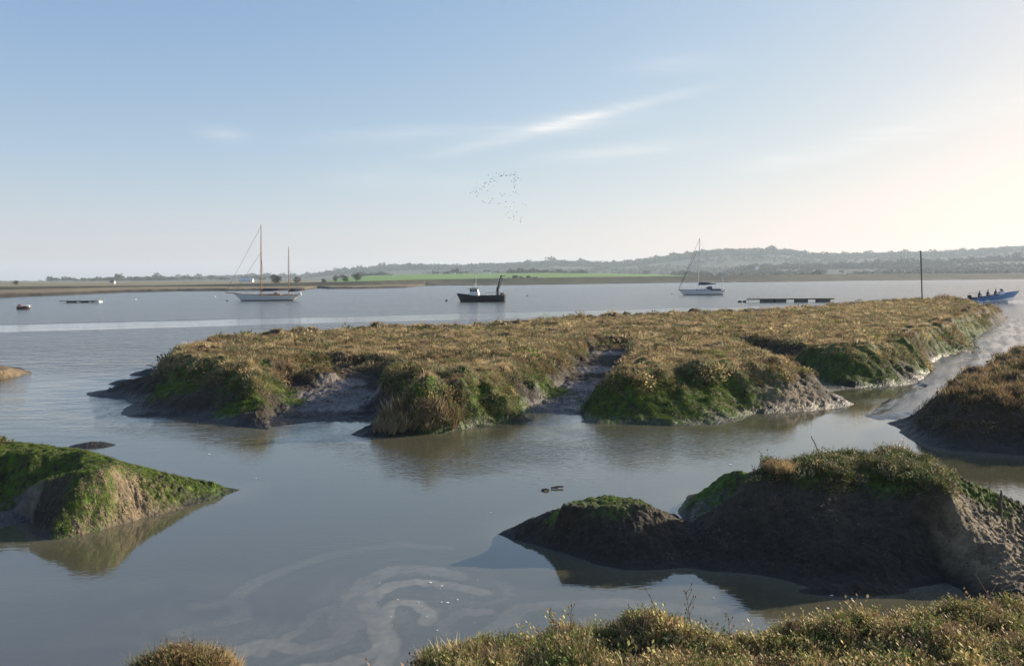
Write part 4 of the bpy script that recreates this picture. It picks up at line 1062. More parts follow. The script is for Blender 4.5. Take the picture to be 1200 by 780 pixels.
mainm = mm.build('main_mast', P_SPAR, ket); MB().lathe([(.0,0),(.10,.02),(.10,.12),(.0,.14)], 8, (mx_-.35, 0, mast_top)).build('mast_cap', P_WHITE, mainm)
MB().tube((mx_-.15, -.75, 8.2), (mx_-.15, .75, 8.2), .03, n=6).build('spreader', P_SPAR, mainm)
mz_ = -4.35; miz_top = atd(338, 289, kp[1])[2]
mizm = MB().tube((mz_, 0, .9), (mz_-.25, 0, miz_top), .09, .055, 10).build('mizzen_mast', P_SPAR, ket)
MB().tube((mz_-.1, -.5, 6.6), (mz_-.1, .5, 6.6), .025, n=6).build('spreader', P_SPAR, mizm)
MB().tube((mx_-.1, 0, 1.95), (mx_-4.9, 0, 2.1), .09, .07).build('main_boom', P_SPAR, ket)
def sail_roll(root, x0, x1, z0, z1, r, name='sail_cover', mat=P_NAVY):
    prof = []; n = 12
    for i in range(n+1):
        t = i/n; prof.append((t, r*(.35+.65*math.sin(PI*min(1, t*1.1+.12)))*(1.2-.5*t)))
    mb = MB(); vs = []; fs = []; k = 10
    for t, rr in prof:
        for j in range(k):
            a = 2*PI*j/k; vs.append((x0+(x1-x0)*t, rr*.7*math.cos(a), z0+(z1-z0)*t+rr*math.sin(a)*(1+.1*math.sin(t*30+j))))
    for i in range(n):
        for j in range(k): fs.append((i*k+j, i*k+(j+1)%k, (i+1)*k+(j+1)%k, (i+1)*k+j))
    fs += [tuple(range(k)), tuple(n*k+j for j in range(k))]
    return mb.add(vs, fs).build(name, mat, root, smooth=True)
sail_roll(ket, mx_-.12, mx_-4.8, 2.2, 2.3, .27)
MB().tube((mz_-.1, 0, 1.85), (mz_-2.6, 0, 2.0), .07, .05).build('mizzen_boom', P_SPAR, ket); sail_roll(ket, mz_-.1, mz_-2.5, 2.05, 2.15, .22)
rg = MB(); w = .028
rg.tube((mx_-.34, 0, mast_top-.3), (Lk/2+1.6, 0, 1.75), w, n=5); rg.tube((mx_-.24, 0, 10.0), (Lk/2-.1, 0, 1.55), w, n=5)
for s in (-1, 1):
    for dx in (-.5, 0, .5): rg.tube((mx_-.3, 0, mast_top-.6 if dx == 0 else 8.3), (mx_+dx, s*1.62, 1.1), .018, n=4)
    rg.tube((mz_-.2, 0, miz_top-.3), (mz_+.3, s*1.35, 1.1), .018, n=4); rg.tube((mz_-.2, 0, miz_top-.3), (mz_-.4, s*1.3, 1.1), .018, n=4)
rg.tube((mz_-.24, 0, 6.0), (-Lk/2+.0, 0, 1.2), w*.8, n=4); rg.build('rigging', P_WIRE, ket)
MB().tube((-Lk/2+.9, .2, 1.1), (-Lk/2+.35, .2, 4.9), .03, n=6).build('ensign_staff', P_SPAR, ket)
MB().box(-Lk/2-.35, -Lk/2+.45, -.3, .3, 1.0, 1.75, taper=.08).build('outboard_cover', P_WHITE, ket, bevel=.1)
guard_rail(ket, Lk, 3.4, sheerk, .08, .93, 11, .55, full=.55)
bb = at(272, 349.5, 0)

# ---- work boat
wp = at(563.5, 353.4, 0); wb = empty('work_boat', wp, PI-.12, 'black steel work boat with white wheelhouse and a folded crane at the stern', 'work boat')
Lw = 8.9; sheerw = lambda t: 1.02 + .5*max(0, (t-.55)/.45)**1.3 + .12*(1-t)
make_hull(wb, Lw, 3.1, sheerw, .7, .1, P_BLACK, simple('grey_deck', (.12, .12, .11), .7), P_DARK, P_DARK, deckdrop=.35, full=.9, fine=2.4)
wh = MB().box(.35, 1.95, -.95, .95, .75, 1.75).build('wheelhouse_base', P_WHITE, wb, bevel=.04)
w2 = MB().box(.45, 1.9, -.9, .9, 1.75, 2.35, taper=.06).build('wheelhouse', P_WHITE, wb, bevel=.02)
for s in (-1, 1):
    for k in range(3): MB().box(.58+k*.45, .93+k*.45, s*.88-.03, s*.88+.03, 1.83, 2.2).build('window', P_GLASS, w2)
for k in range(3): MB().box(1.83, 1.90, -.78+k*.54, -.32+k*.54, 1.83, 2.2).build('window', P_GLASS, w2)
MB().box(.25, 2.25, -1.05, 1.05, 2.36, 2.46).build('roof', simple('dark_blue_roof', (.05, .06, .08), .5), wb, bevel=.03)
mst = MB(); mst.tube((.9, 0, 2.45), (.85, 0, 4.9), .045, .03); mst.tube((.9, -.45, 3.2), (.9, .45, 3.2), .03); mst.tube((1.6, .2, 2.45), (1.0, 0, 3.3), .025); mst.build('mast', P_WHITE, wb)
MB().lathe([(.05, 0), (.28, .04), (.28, .16), (.05, .2)], 12, (1.25, 0, 2.55)).build('radar_dome', P_WHITE, wb, smooth=True)
MB().box(-1.3, .1, -.8, .8, .8, 1.18).build('hatch', P_BLACK, wb, bevel=.03)
MB().tube((-.6, -1.2, .9), (-.6, 1.2, .9), .16, n=10).build('winch', P_STEEL, wb)
crn = MB(); crn.box(-3.35, -2.85, -.28, .28, .75, 2.5, taper=.05); crn.tube((-3.1, 0, 2.4), (-3.75, 0, 4.75), .17, .11, 8); crn.tube((-3.35, .12, 2.4), (-3.95, .12, 4.2), .08, .06, 8)
crn.tube((-3.75, 0, 4.75), (-4.05, 0, 3.9), .07, .05, 6); crn.tube((-3.75, 0, 4.7), (-4.5, 0, 4.55), .06, .04, 6); crn.tube((-4.5, 0, 4.6), (-4.45, 0, 4.85), .04, .04, 6)
crane = crn.build('crane', P_BLACK, wb); MB().tube((-4.05, 0, 3.9), (-4.02, 0, 3.2), .012, n=4).lathe([(.02,0),(.08,.04),(.02,.12)], 8, (-4.02,0,3.1)).build('hook', P_STEEL, crane)
for s in (-1, 1):
    gr = MB()
    for k in range(5): gr.tube((-4.2+k*.8, s*1.42, 1.0), (-4.2+k*.8, s*1.42, 1.62), .02, n=5)
    gr.tube((-4.2, s*1.42, 1.62), (-1.0, s*1.42, 1.62), .025, n=5)
    gr.build('guard_rail', P_STEEL, wb)
MB().box(-4.35, -3.7, -1.0, 1.0, .75, 1.55).build('stern_locker', P_BLACK, wb, bevel=.04)
MB().path([(4.3, 0, 1.35), (5.1, 0, .6), (5.9, 0, .08)], .03, 5).build('mooring_rope', P_STEEL, wb)

# ---- white yacht
yp = at(821, 345.4, 0); ya = empty('yacht', yp, PI-.10, 'white single-masted yacht with navy sail cover and sprayhood moored right of centre', 'sailboat')
Ly = 10.6; sheery = lambda t: 1.02+.28*t**1.6
make_hull(ya, Ly, 3.3, sheery, 1.35, .25, P_WHITE, P_WHITE, P_NAVY, simple('navy_rail', (.04, .07, .16), .4), deckdrop=.05, full=.72)
MB().add([( -1.6,-.95,1.0),(-1.6,.95,1.0),(2.8,.45,1.1),(2.8,-.45,1.1),(-1.5,-.8,1.5),(-1.5,.8,1.5),(1.9,.4,1.38),(1.9,-.4,1.38)], [(0,1,2,3),(4,5,6,7),(0,1,5,4),(1,2,6,5),(2,3,7,6),(3,0,4,7)]).build('coachroof', P_WHITE, ya, bevel=.06)
for k in range(3):
    for s in (-1, 1): MB().tube((-1.1+k*.9, s*(.86-.13*k), 1.27), (-.6+k*.9, s*(.80-.13*k), 1.27), .07, n=6).build('window', P_GLASS, ya)
sh = MB(); vs = []; fs = []
for i in range(7):
    a = PI*i/6
    for x, zt in ((-1.35, .55), (-1.9, .80), (-2.6, .78)): vs.append((x, 1.05*math.cos(a), 1.25+zt*math.sin(a)))
for i in range(6):
    for j in range(2): fs.append((i*3+j, i*3+j+1, i*3+j+4, i*3+j+3))
sh.add(vs, fs).build('sprayhood', P_NAVY, ya, smooth=True)
for y_ in (-1.2, 1.05): MB().box(-4.6, -2.3, y_, y_+.15, .95, 1.4).build('cockpit_dodger', P_NAVY, ya)
ymt = atd(815.5, 279, yp[1])[2]
ym = MB().tube((.55, 0, 1.2), (.30, 0, ymt), .10, .07, 10).build('mast', P_ALU, ya)
for z in (5.6, 9.4): MB().tube((.42, -.9, z), (.42, .9, z), .03, n=6).build('spreader', P_ALU, ym)
MB().tube((.4, 0, 2.35), (-3.7, 0, 2.5), .08, .07).build('boom', P_ALU, ya); sail_roll(ya, .5, -3.5, 2.65, 2.65, .33)
rg = MB(); rg.tube((.33, 0, ymt-.15), (Ly/2-.15, 0, 1.35), .035, n=6); rg.tube((.3, 0, ymt-.1), (-Ly/2+.2, 0, 1.1), .014, n=4)
for s in (-1, 1):
    rg.path([(.3, 0, ymt-.2), (.42, s*.9, 9.4), (.42, s*.9, 5.6), (.4, s*1.4, 1.05)], .013, 4); rg.tube((.4, 0, 5.5), (-.4, s*1.4, 1.05), .013, n=4)
rg.build('rigging', P_WIRE, ya)
MB().tube((Ly/2-.25, 0, 1.7), (.9, 0, 10.4), .07, .05, 6).build('furled_jib', simple('furled_sail_strip', (.10, .12, .2), .8), ya)
guard_rail(ya, Ly, 3.3, sheery, .03, .97, 10, .6, full=.72)
vn = MB().tube((-Ly/2+.25, .5, 1.0), (-Ly/2+.20, .5, 3.9), .04).build('gantry_pole', P_WHITE, ya)
MB().add([(-Ly/2-.1,.5,3.9),(-Ly/2+.5,.5,4.0),(-Ly/2+.5,.5,4.25),(-Ly/2-.1,.5,4.35),(-Ly/2-.1,.44,3.9),(-Ly/2+.5,.44,4.0),(-Ly/2+.5,.44,4.25),(-Ly/2-.1,.44,4.35)], [(0,1,2,3),(4,5,6,7),(0,1,5,4),(1,2,6,5),(2,3,7,6),(3,0,4,7)]).build('wind_generator', P_WHITE, vn)
MB().lathe([(.0,0),(.33,.02),(.36,.1),(.33,.18),(.0,.2)], 12, (-Ly/2+.1,-.6,1.45)).build('life_ring', P_WHITE, ya)
MB().box(-Ly/2-.30, -Ly/2+.05, .25, .65, .6, 1.35, taper=.04).build('outboard_motor', P_CREAM, ya, bevel=.06)

# ---- blue speedboat
sp = at(1167, 354.6, 0); sb = empty('speedboat', sp, -.05, 'long blue open speedboat with its bow lifted, racing off the right edge', 'motorboat')
trim = empty('hull_assembly', (0, 0, 0)); bpy.data.objects.remove(trim)
Ls = 7.2; sheers = lambda t: .62+.30*t**1.5
ha = math.radians(7)
def rot_y(o):
    me = o.data
    for v_ in me.vertices:
        x, z = v_.co.x+3.0, v_.co.z; v_.co.x = x*math.cos(ha)-z*math.sin(ha)-3.0; v_.co.z = x*math.sin(ha)+z*math.cos(ha)+.02
make_hull(sb, Ls, 2.1, sheers, 1.0, 0, P_BLUE, simple('pale_blue_inside', (.30, .42, .55), .6), P_WHITE, P_BLUE, deckdrop=.22, full=.9, fine=2.0)
con = MB().box(.55, 1.2, -.4, .4, .4, 1.25, taper=.08).build('console', P_WHITE, sb, bevel=.04)
MB().add([(1.05,-.38,1.22),(1.05,.38,1.22),(.85,.33,1.6),(.85,-.33,1.6),(1.08,-.38,1.22),(1.08,.38,1.22),(.88,.33,1.6),(.88,-.33,1.6)], [(0,1,2,3),(4,5,6,7),(0,1,5,4),(1,2,6,5),(2,3,7,6),(3,0,4,7)]).build('windscreen', P_GLASS, con)
for k, x in enumerate((-2.4, -1.0, -.2)): MB().box(x-.2, x+.2, -.72, .72, .38, .68).build('seat', P_BLACK, sb, bevel=.03)
ob = MB(); ob.box(-Ls/2-.45, -Ls/2+.12, -.24, .24, .55, 1.25, taper=.07); ob.box(-Ls/2-.28, -Ls/2-.05, -.09, .09, -.3, .6); ob.build('outboard_motor', P_DARK, sb, bevel=.05)
MB().box(-Ls/2+.1, -Ls/2+.75, -.6, .6, .35, .85).build('stern_locker', P_BLACK, sb, bevel=.05)
hd = MB(); 
for s in (-1, 1): hd.path([(-Ls/2+.3, s*.85, .6), (-Ls/2+.3, s*.85, 1.55), (-Ls/2+.9, s*.85, 1.55)], .02, 5)
hd.tube((-Ls/2+.3, -.85, 1.55), (-Ls/2+.3, .85, 1.55), .02, n=5); hd.build('stern_rail', P_STEEL, sb)
def all_kids(o):
    r_ = []
    for c_ in o.children: r_.append(c_); r_ += all_kids(c_)
    return r_
for o in all_kids(sb): rot_y(o)

# ---- people
def person(loc, rz, label, top, legs, seated=True, hat=None, lean=0.15, group=None):
    hp = .10 if seated else .88
    J = {}; vs = []; es = []; rs = []
    def v(n, p, r): J[n] = len(vs); vs.append(p); rs.append(r)
    def e(a, b): es.append((J[a], J[b]))
    sx = lean
    v('pel', (0, 0, hp), .15); v('ab', (sx*.25, 0, hp+.18), .14); v('ch', (sx*.55, 0, hp+.38), .165); v('nb', (sx*.8, 0, hp+.52), .085); v('nk', (sx*.9, 0, hp+.60), .06)
    v('hd', (sx*1.0+.01, 0, hp+.69), .092); v('ht', (sx*1.0, 0, hp+.79), .085)
    for a, b in (('pel','ab'),('ab','ch'),('ch','nb'),('nb','nk'),('nk','hd'),('hd','ht')): e(a, b)
    for s, n in ((1, 'l'), (-1, 'r')):
        v('sh'+n, (sx*.7, s*.19, hp+.47), .07); v('el'+n, (sx*.7+.10, s*.26, hp+.20), .05); v('wr'+n, (sx*.7+.34, s*.18, hp+.16), .036); v('hn'+n, (sx*.7+.43, s*.15, hp+.17), .038)
        e('nb', 'sh'+n); e('sh'+n, 'el'+n); e('el'+n, 'wr'+n); e('wr'+n, 'hn'+n)
        v('hip'+n, (.02, s*.10, hp-.03), .10)
        if seated:
            v('kn'+n, (.44, s*.13, hp+.02), .068); v('an'+n, (.46, s*.13, hp-.36), .045); v('to'+n, (.62, s*.14, hp-.40), .04)
        else:
            v('kn'+n, (.06, s*.12, hp-.42), .068); v('an'+n, (0, s*.13, hp-.80), .045); v('to'+n, (.16, s*.14, hp-.85), .04)
        e('pel', 'hip'+n); e('hip'+n, 'kn'+n); e('kn'+n, 'an'+n); e('an'+n, 'to'+n)
    me = bpy.data.meshes.new('person'); me.from_pydata(vs, es, []); o = bpy.data.objects.new('person', me); link(o)
    sk = o.modifiers.new('skin', 'SKIN'); ss = o.modifiers.new('sub', 'SUBSURF'); ss.levels = ss.render_levels = 1
    for i, sv in enumerate(me.skin_vertices[0].data): sv.radius = (rs[i], rs[i]*.95); sv.use_root = (i == 0)
    dg = bpy.context.evaluated_depsgraph_get(); ev = o.evaluated_get(dg); nm = bpy.data.meshes.new_from_object(ev)
    o.modifiers.clear(); o.data = nm
    nm.materials.clear()
    for m_ in (top, legs, M_SKIN): nm.materials.append(m_)
    for p in nm.polygons:
        c = p.center; p.use_smooth = True
        d_h = min((Vector(vs[J['hn'+n]])-c).length for n in 'lr')
        p.material_index = 2 if (c.z > hp+.57 or d_h < .06) else (1 if (c.z < hp+.02 and abs(c.y) < .3) else 0)
    hdp = Vector(vs[J['hd']])
    MB().lathe([(.001, -.0), (.108, .0), (.105, .06), (.07, .11), (.001, .13)], 12, (hdp.x-.01, 0, hdp.z+.02)).build('hat' if hat else 'hair', hat or M_HAIR, o, smooth=True)
    MB().add([(hdp.x+.085, -.018, hdp.z-.02), (hdp.x+.085, .018, hdp.z-.02), (hdp.x+.12, 0, hdp.z-.03), (hdp.x+.08, 0, hdp.z+.03)], [(0,1,2),(0,2,3),(1,2,3)]).build('nose', M_SKIN, o)
    o.location = loc; o.rotation_euler = (0, 0, rz)
    return tag(o, label, 'person', group)
M_SKIN = simple('skin', (.45, .28, .20), .6); M_HAIR = simple('hair', (.06, .04, .025), .8)
K_NAVY = simple('navy_jacket', (.03, .04, .07), .8); K_BLACK = simple('black_jacket', (.02, .02, .025), .8); K_TR = simple('dark_trousers', (.03, .03, .035), .8); K_GREEN = simple('olive_jacket', (.06, .065, .04), .8)
def on_boat(x, y, z):
    xx = x+3.0; X2 = xx*math.cos(ha)-z*math.sin(ha)-3.0; Z2 = xx*math.sin(ha)+z*math.cos(ha)+.02
    c, s = math.cos(-.05), math.sin(-.05); return (sp[0]+X2*c-y*s, sp[1]+X2*s+y*c, Z2)
person(on_boat(-2.45, .0, .78), 0, 'person in a dark jacket sitting at the stern of the blue speedboat', K_BLACK, K_TR, hat=K_BLACK, group='people in the speedboat')
person(on_boat(-1.05, .32, .78), 0, 'person in a navy jacket and cap sitting amidships between the other two in the speedboat', K_NAVY, K_TR, hat=K_NAVY, group='people in the speedboat')
person(on_boat(-.25, -.30, .78), 0, 'bareheaded person in an olive jacket sitting just behind the speedboat console', K_GREEN, K_TR, group='people in the speedboat')

# spray thrown up by the speedboat
def foam():
    r_ = np.random.default_rng(3); n = 900
    t = r_.uniform(0, 1, n)**1.4; side = r_.choice([-1, 1], n)
    x = 1.2 - t*9.5; y = side*(.75+.10*(1.2-x)*r_.uniform(.2, 1, n)); z = np.abs(r_.normal(0, .10, n))*(1.3-t)
    c, s = math.cos(-.05), math.sin(-.05)
    P = np.stack([sp[0]+x*c-y*s, sp[1]+x*s+y*c, z], -1)
    v, f, cc = instance([tpl_clump(16, .7, .9, 400+k, flat=.6) for k in range(3)], P, .14*np.exp(r_.normal(0, .4, n)), np.tile([0, 0, 1.], (n, 1)), np.full((n, 3), .8))
    tag(np_mesh('spray', v, f, P_FOAM), 'white spray thrown up along the speedboat', None, None, 'stuff')
foam()

# ---- pontoons
def pontoon(loc, rz, L, floats, label, deckz=.42, wdt=1.6, dm=None, fm=None, gr=None, light=()):
    root = empty('pontoon', loc, rz, label, 'pontoon', gr)
    mb = MB()
    for k in range(int(L/.5)): mb.box(-L/2+k*.5, -L/2+k*.5+.47, -wdt/2, wdt/2, deckz, deckz+.06)
    mb.build('deck', dm or P_DKWOOD, root)
    b_ = MB(); b_.box(-L/2, L/2, -wdt/2-.05, -wdt/2-.003, deckz-.12, deckz+.05); b_.box(-L/2, L/2, wdt/2+.003, wdt/2+.05, deckz-.12, deckz+.05); b_.build('side_beam', dm or P_DKWOOD, root)
    for i, (a, b) in enumerate(floats): MB().box(a, b, -wdt/2+.04, wdt/2-.04, -.15, deckz-.125).build('float', (P_WHITE if i in light else fm) or P_BLACK, root, bevel=.04)
    return root
pr = at(926, 354.0, 0); pxm = pr[1]/F
pt = pontoon(pr, -.02, 98*pxm, [((a-926)*pxm, (b-926)*pxm) for a, b in ((892,905),(907,920),(932,945),(957,971))], 'long dark timber pontoon on four floats right of the white yacht', deckz=.55, fm=simple('grey_float', (.10, .10, .10), .6))
g_ = MB()
for k in range(3): g_.tube((-46*pxm+k*.7, .7, .5), (-46*pxm+k*.7, .7, 1.0), .03)
g_.tube((-48*pxm, 0, .35), (-61*pxm, 0, .12), .05); g_.build('gangway_bar', P_DKWOOD, pt)
for k, (u_, lb) in enumerate(((867,'left of two small dark floats off the left end of the long pontoon'),(873,'right of two small dark floats beside the left end of the long pontoon'))):
    b_ = at(u_, 354.0, 0); o = MB().lathe([(.02,-.2),(.26,-.12),(.36,.05),(.28,.22),(.06,.3)], 12).build('mooring_buoy', P_BLACK, smooth=True); o.location = b_; tag(o, lb, 'buoy', 'small mooring buoys')
pl = at(97, 354.4, 0); pxm = pl[1]/F
pt = pontoon(pl, .02, 42*pxm, [((a-97)*pxm, (b-97)*pxm) for a, b in ((80,90),(92,96),(98,105.5),(106,109),(112,118))], 'low pontoon of black and white floats off the left shore', deckz=.40, light=(1, 3, 4), dm=simple('pale_grey_deck', (.33, .33, .31), .7))
MB().box(-26*pxm, -21*pxm, -.5, .5, .25, .38).build('gangway', P_DKWOOD, pt)

# ---- small red and white dinghy at the left
dp = at(28.5, 362.2, 0); dg_ = empty('dinghy', dp, .15, 'small dark red and white dinghy moored alone near the left edge', 'dinghy')
make_hull(dg_, 1.9, 1.0, lambda t: .42+.12*t, .2, 0, simple('faded_red_paint', (.10, .05, .045), .6), P_WHITE, None, P_WHITE, deckdrop=.08, full=.85, fine=2.2)
MB().box(.1, .85, -.3, .3, .3, .62, taper=.08).build('cover', P_WHITE, dg_, bevel=.05); MB().box(-.9, -.35, -.25, .25, .3, .72, taper=.06).build('outboard_motor', P_RED, dg_, bevel=.05)

# ---- buoys
def buoy(u_, v_, r_, mat, label):
    root = empty('mooring_buoy', at(u_, v_, 0), 0, label, 'buoy', 'small mooring buoys')
    MB().lathe([(.02,-r_),(.7*r_,-.7*r_),(r_,0),(.75*r_,.7*r_),(.2*r_,r_)], 14).build('float', mat, root, smooth=True)
    MB().tube((0,0,r_*.95),(0,0,r_*1.35),r_*.08).build('ring', P_STEEL, root)
buoy(523.5, 352.6, .32, P_BLACK, 'dark round buoy just ahead of the black work boat')
buoy(787.5, 345.0, .22, P_BLACK, 'small dark buoy at the bow of the white yacht')
buoy(618, 346.8, .22, P_BLACK, 'small dark buoy alone between the work boat and the white yacht')
buoy(159, 351.0, .20, P_WHITE, 'tiny white buoy between the left pontoon and the ketch')
buoy(252, 347.8, .22, P_WHITE, 'tiny white buoy just left of the ketch bow')
buoy(266, 352.8, .20, P_BLACK, 'small dark buoy in the water just below the ketch bow')

# ---- post, stump, driftwood, stalks
pp = at(1081, 352.5, 1.05); pole = empty('marker_post', pp, 0, 'tall thin dark wooden post standing at the back edge of the marsh island', 'post')
topz = atd(1079, 295, pp[1])
MB().path([(0, 0, -.6), (topz[0]-pp[0], 0, topz[2]-pp[2])], .075, 8).build('post', P_DKWOOD, pole)
MB().lathe([(.09, 0), (.09, .1), (.02, .16)], 8, (topz[0]-pp[0], 0, topz[2]-pp[2])).build('cap', P_DKWOOD, pole)
st = hit(MND, 1171, 603); mb = MB(); pts = [(0,0,-.15),(.012,0,.08),(-.005,0,.17),(.02,0,.27),(.015,0,.36)]; rr = [.034,.03,.034,.022,.008]
for k in range(4): mb.tube(pts[k], pts[k+1], rr[k], rr[k+1], 9)
mb.tube((.0,0,.14),(-.045,0,.19),.014,.006,6)
o = mb.build('wooden_stump', P_DKWOOD); o.location = st; tag(o, 'short rotten wooden stump standing upright on the right slope of the mound', 'stump')
sk_ = hit(MND, 962, 536); r_ = random.Random(4); mb = MB(); p = Vector((0, 0, -.05)); 
for k in range(7):
    q = p + Vector((-.012-.003*k, .004, .052)); mb.tube(p, q, .011-.0007*k, .0103-.0007*k, 6); p = q
    if k > 3:
        for j in range(5): a = r_.uniform(0, 6.3); mb.tube(p, p+Vector((.02*math.cos(a), .02*math.sin(a), .018)), .004, .002, 4)
o = mb.build('dead_stalk', simple('dead_stem', (.13, .09, .055), .9)); o.location = sk_; tag(o, 'dark dead stalk leaning left on top of the right-hand mound', 'dead plant')
dw = empty('driftwood', at(647, 572.5, 0), .1, 'small dark stick of driftwood floating in the calm creek', 'driftwood')
MB().path([(-.02, 0, .02), (.10, .02, .035), (.22, .03, .03)], .018, 7).build('branch', P_DKWOOD, dw); MB().path([(-.22, -.10, .01), (-.13, -.12, .03), (-.08, -.1, .015)], .02, 7).build('twig', P_DKWOOD, dw)
MB().path([(.02, .0, .02), (.12, -.05, .015)], .01, 6).build('twig', P_DKWOOD, dw)

STEM = simple('dry_stem', (.30, .22, .14), .9); SEED = simple('seed_head', (.20, .13, .08), .95)
def flower_stalk(u_, v_, z, h, lean, label, seed, branches=5):
    r_ = random.Random(seed); p0 = hit(FGB, u_, v_+12); root = empty('dried_flower_stalk', p0, 0, label, 'dead plant', 'dried stalks on the foreground bank')
    mb = MB(); p = Vector((0, 0, -.05)); n = 7; pts = []
    for k in range(n):
        q = p + Vector((lean*h/n*(1+.3*k/n), r_.uniform(-.01, .01), h/n)); mb.tube(p, q, .0042-.0003*k, .0040-.0003*k, 5); pts.append(q); p = q
    def hd_(c, s):
        MB().lathe([(.001, -s), (s*.6, -s*.5), (s*.7, .2*s), (.001, s*1.2)], 6, c).build('seed_head', SEED, root)
    hd_(p, .012)
    for k in range(branches):
        b = pts[min(n-1, 2+k % 5)]; a = r_.uniform(0, 6.3); l = h*.22*r_.uniform(.6, 1.2)
        q = b + Vector((l*.6*math.cos(a), l*.4*math.sin(a), l)); mb.tube(b, q, .0025, .0018, 4); hd_(q, .009)
    mb.build('stem', STEM, root)
FS = [(812,738,.42,-.12,'tallest dried stalk with a brown seed head, right of centre on the bank',9),(785,738,.36,-.35,'pale branching stalk leaning left beside the tallest dried stalk',7),(668,728,.26,.05,'thin dark stalk standing at the left part of the foreground bank',4),
      (648,730,.20,-.1,'short branching stalk just left of the thin dark stalk',5),(856,742,.24,-.05,'slender stalk with small heads standing before the water right of the tallest stalk',5),(925,738,.20,.25,'thin twig leaning right at the dark bush on the foreground bank',3),
      (753,736,.22,.1,'short stalk left of the pale branching stalk',4),(1175,712,.42,-.5,'long pale dead twig leaning left at the right edge of the bank',3)]
for k, (u_, v_, h, ln, lb, nb) in enumerate(FS): flower_stalk(u_, v_, 1.15, h, ln, lb, 50+k, nb)

def grass_tuft(name, pos, r_, h, cols, n, label, seed, thin=.012, bushy=False):
    rg_ = np.random.default_rng(seed); a = rg_.uniform(0, 2*PI, n); ra = r_*np.sqrt(rg_.uniform(0, 1, n))
    P = np.stack([ra*np.cos(a), ra*np.sin(a)*.8, np.full(n, 0.)-.02], -1)
    s = h*np.exp(rg_.normal(0, .15, n))*(1-.45*(ra/r_)**2)
    nr = np.stack([P[:, 0]*.28/r_, P[:, 1]*.28/r_, np.ones(n)], -1) + rg_.normal(0, .06, (n, 3))
    v, f, c = instance([tpl_tuft(14, .12, .28, thin, 500+k) for k in range(4)], P, s, nr, palette(n, cols, [1]*len(cols), seed))
    if bushy:
        m = 420; a = rg_.uniform(0, 2*PI, m); ra = r_*.95*np.sqrt(rg_.uniform(0, 1, m))
        P = np.stack([ra*np.cos(a), ra*np.sin(a)*.8, h*.72*(1-(ra/r_)**2)*rg_.uniform(.5, 1, m)], -1)
        v2, f2, c2 = instance(SPRIGS, P, .085*np.exp(rg_.normal(0, .2, m)), np.stack([P[:, 0]/r_, P[:, 1]/r_, np.ones(m)], -1), palette(m, cols, [1]*len(cols), seed+5)*.8)
        v, f, c = join([(v, f, c), (v2, f2, c2)])
    o = np_mesh(name, v, f, M_GRASS, cols=c); o.location = [float(q) for q in pos]
    return tag(o, label, 'grass tuft')
grass_tuft('grass_tuft', at(212, 803, 1.12), .40, .31, [GOLD, (0.20, 0.17, 0.05), (0.13, 0.14, 0.04), RUST], 560, 'golden green grass tuft alone at the bottom left edge', 1, .009, True)
grass_tuft('grass_tuft', hit(MND, 914, 550), .24, .21, [RUST, BROWN, GOLD], 130, 'reddish brown grass tuft on the left shoulder of the right-hand mound', 2, .012)

# ---- birds
def bird_mesh():
    V = [(.20,0,0),(.10,.035,.02),(.10,-.035,.02),(.10,0,-.035),(-.10,.03,.01),(-.10,-.03,.01),(-.10,0,-.02),(-.20,.035,0),(-.20,-.035,0),
         (.06,.16,.08),(-.04,.16,.075),(.0,.34,.03),(-.06,.33,.03),(.06,-.16,.08),(-.04,-.16,.075),(.0,-.34,.03),(-.06,-.33,.03)]
    Fc = [(0,1,2),(0,3,1),(0,2,3),(1,4,5,2),(1,3,6,4),(2,5,6,3),(4,7,8,5),(4,6,7),(5,8,6),(7,6,8),(1,9,10,4),(9,11,12,10),(2,5,14,13),(13,14,16,15)]
    me = bpy.data.meshes.new('bird'); me.from_pydata(V, [], Fc); me.materials.append(simple('dark_feathers', (.05, .05, .05), .8)); return me
bm_ = bird_mesh(); rb = random.Random(12)
pts = []
for k in range(40):
    t = k/39; pts.append((554+48*t+rb.gauss(0, 1.8), 226-22*math.sin(t*PI*.55)+rb.gauss(0, 1.6)))
for k in range(34): pts.append((rb.uniform(558, 617), rb.uniform(205, 240)))
for k in range(12): pts.append((rb.uniform(590, 612), rb.uniform(240, 262)))
for k in range(10): pts.append((rb.gauss(604, 3), rb.gauss(208, 4)))
for k, (a, b) in enumerate(pts):
    o = bpy.data.objects.new('bird', bm_); link(o); o.location = atd(a, b, 380+rb.uniform(-25, 25)); o.rotation_euler = (rb.uniform(-.5, .5), rb.uniform(-.3, .3), PI+rb.uniform(-.5, .5)); sc_ = rb.uniform(1.4, 2.0); o.scale = (sc_,)*3
    tag(o, 'tiny dark wading bird flying in the flock above the estuary', 'bird', 'flock of birds above the estuary')
for (a, b, lb) in ((158,190.5,'lone tiny bird high in the blue sky at the left'),(417,233,'lone tiny bird in the sky right of the ketch masts'),(347,244.5,'lone tiny bird in the sky above the ketch mizzen mast'),(296,253,'lone tiny bird just left of the ketch mast top')):
    o = bpy.data.objects.new('bird', bm_); link(o); o.location = atd(a, b, 300); o.rotation_euler = (.3, .1, .4); tag(o, lb, 'bird')
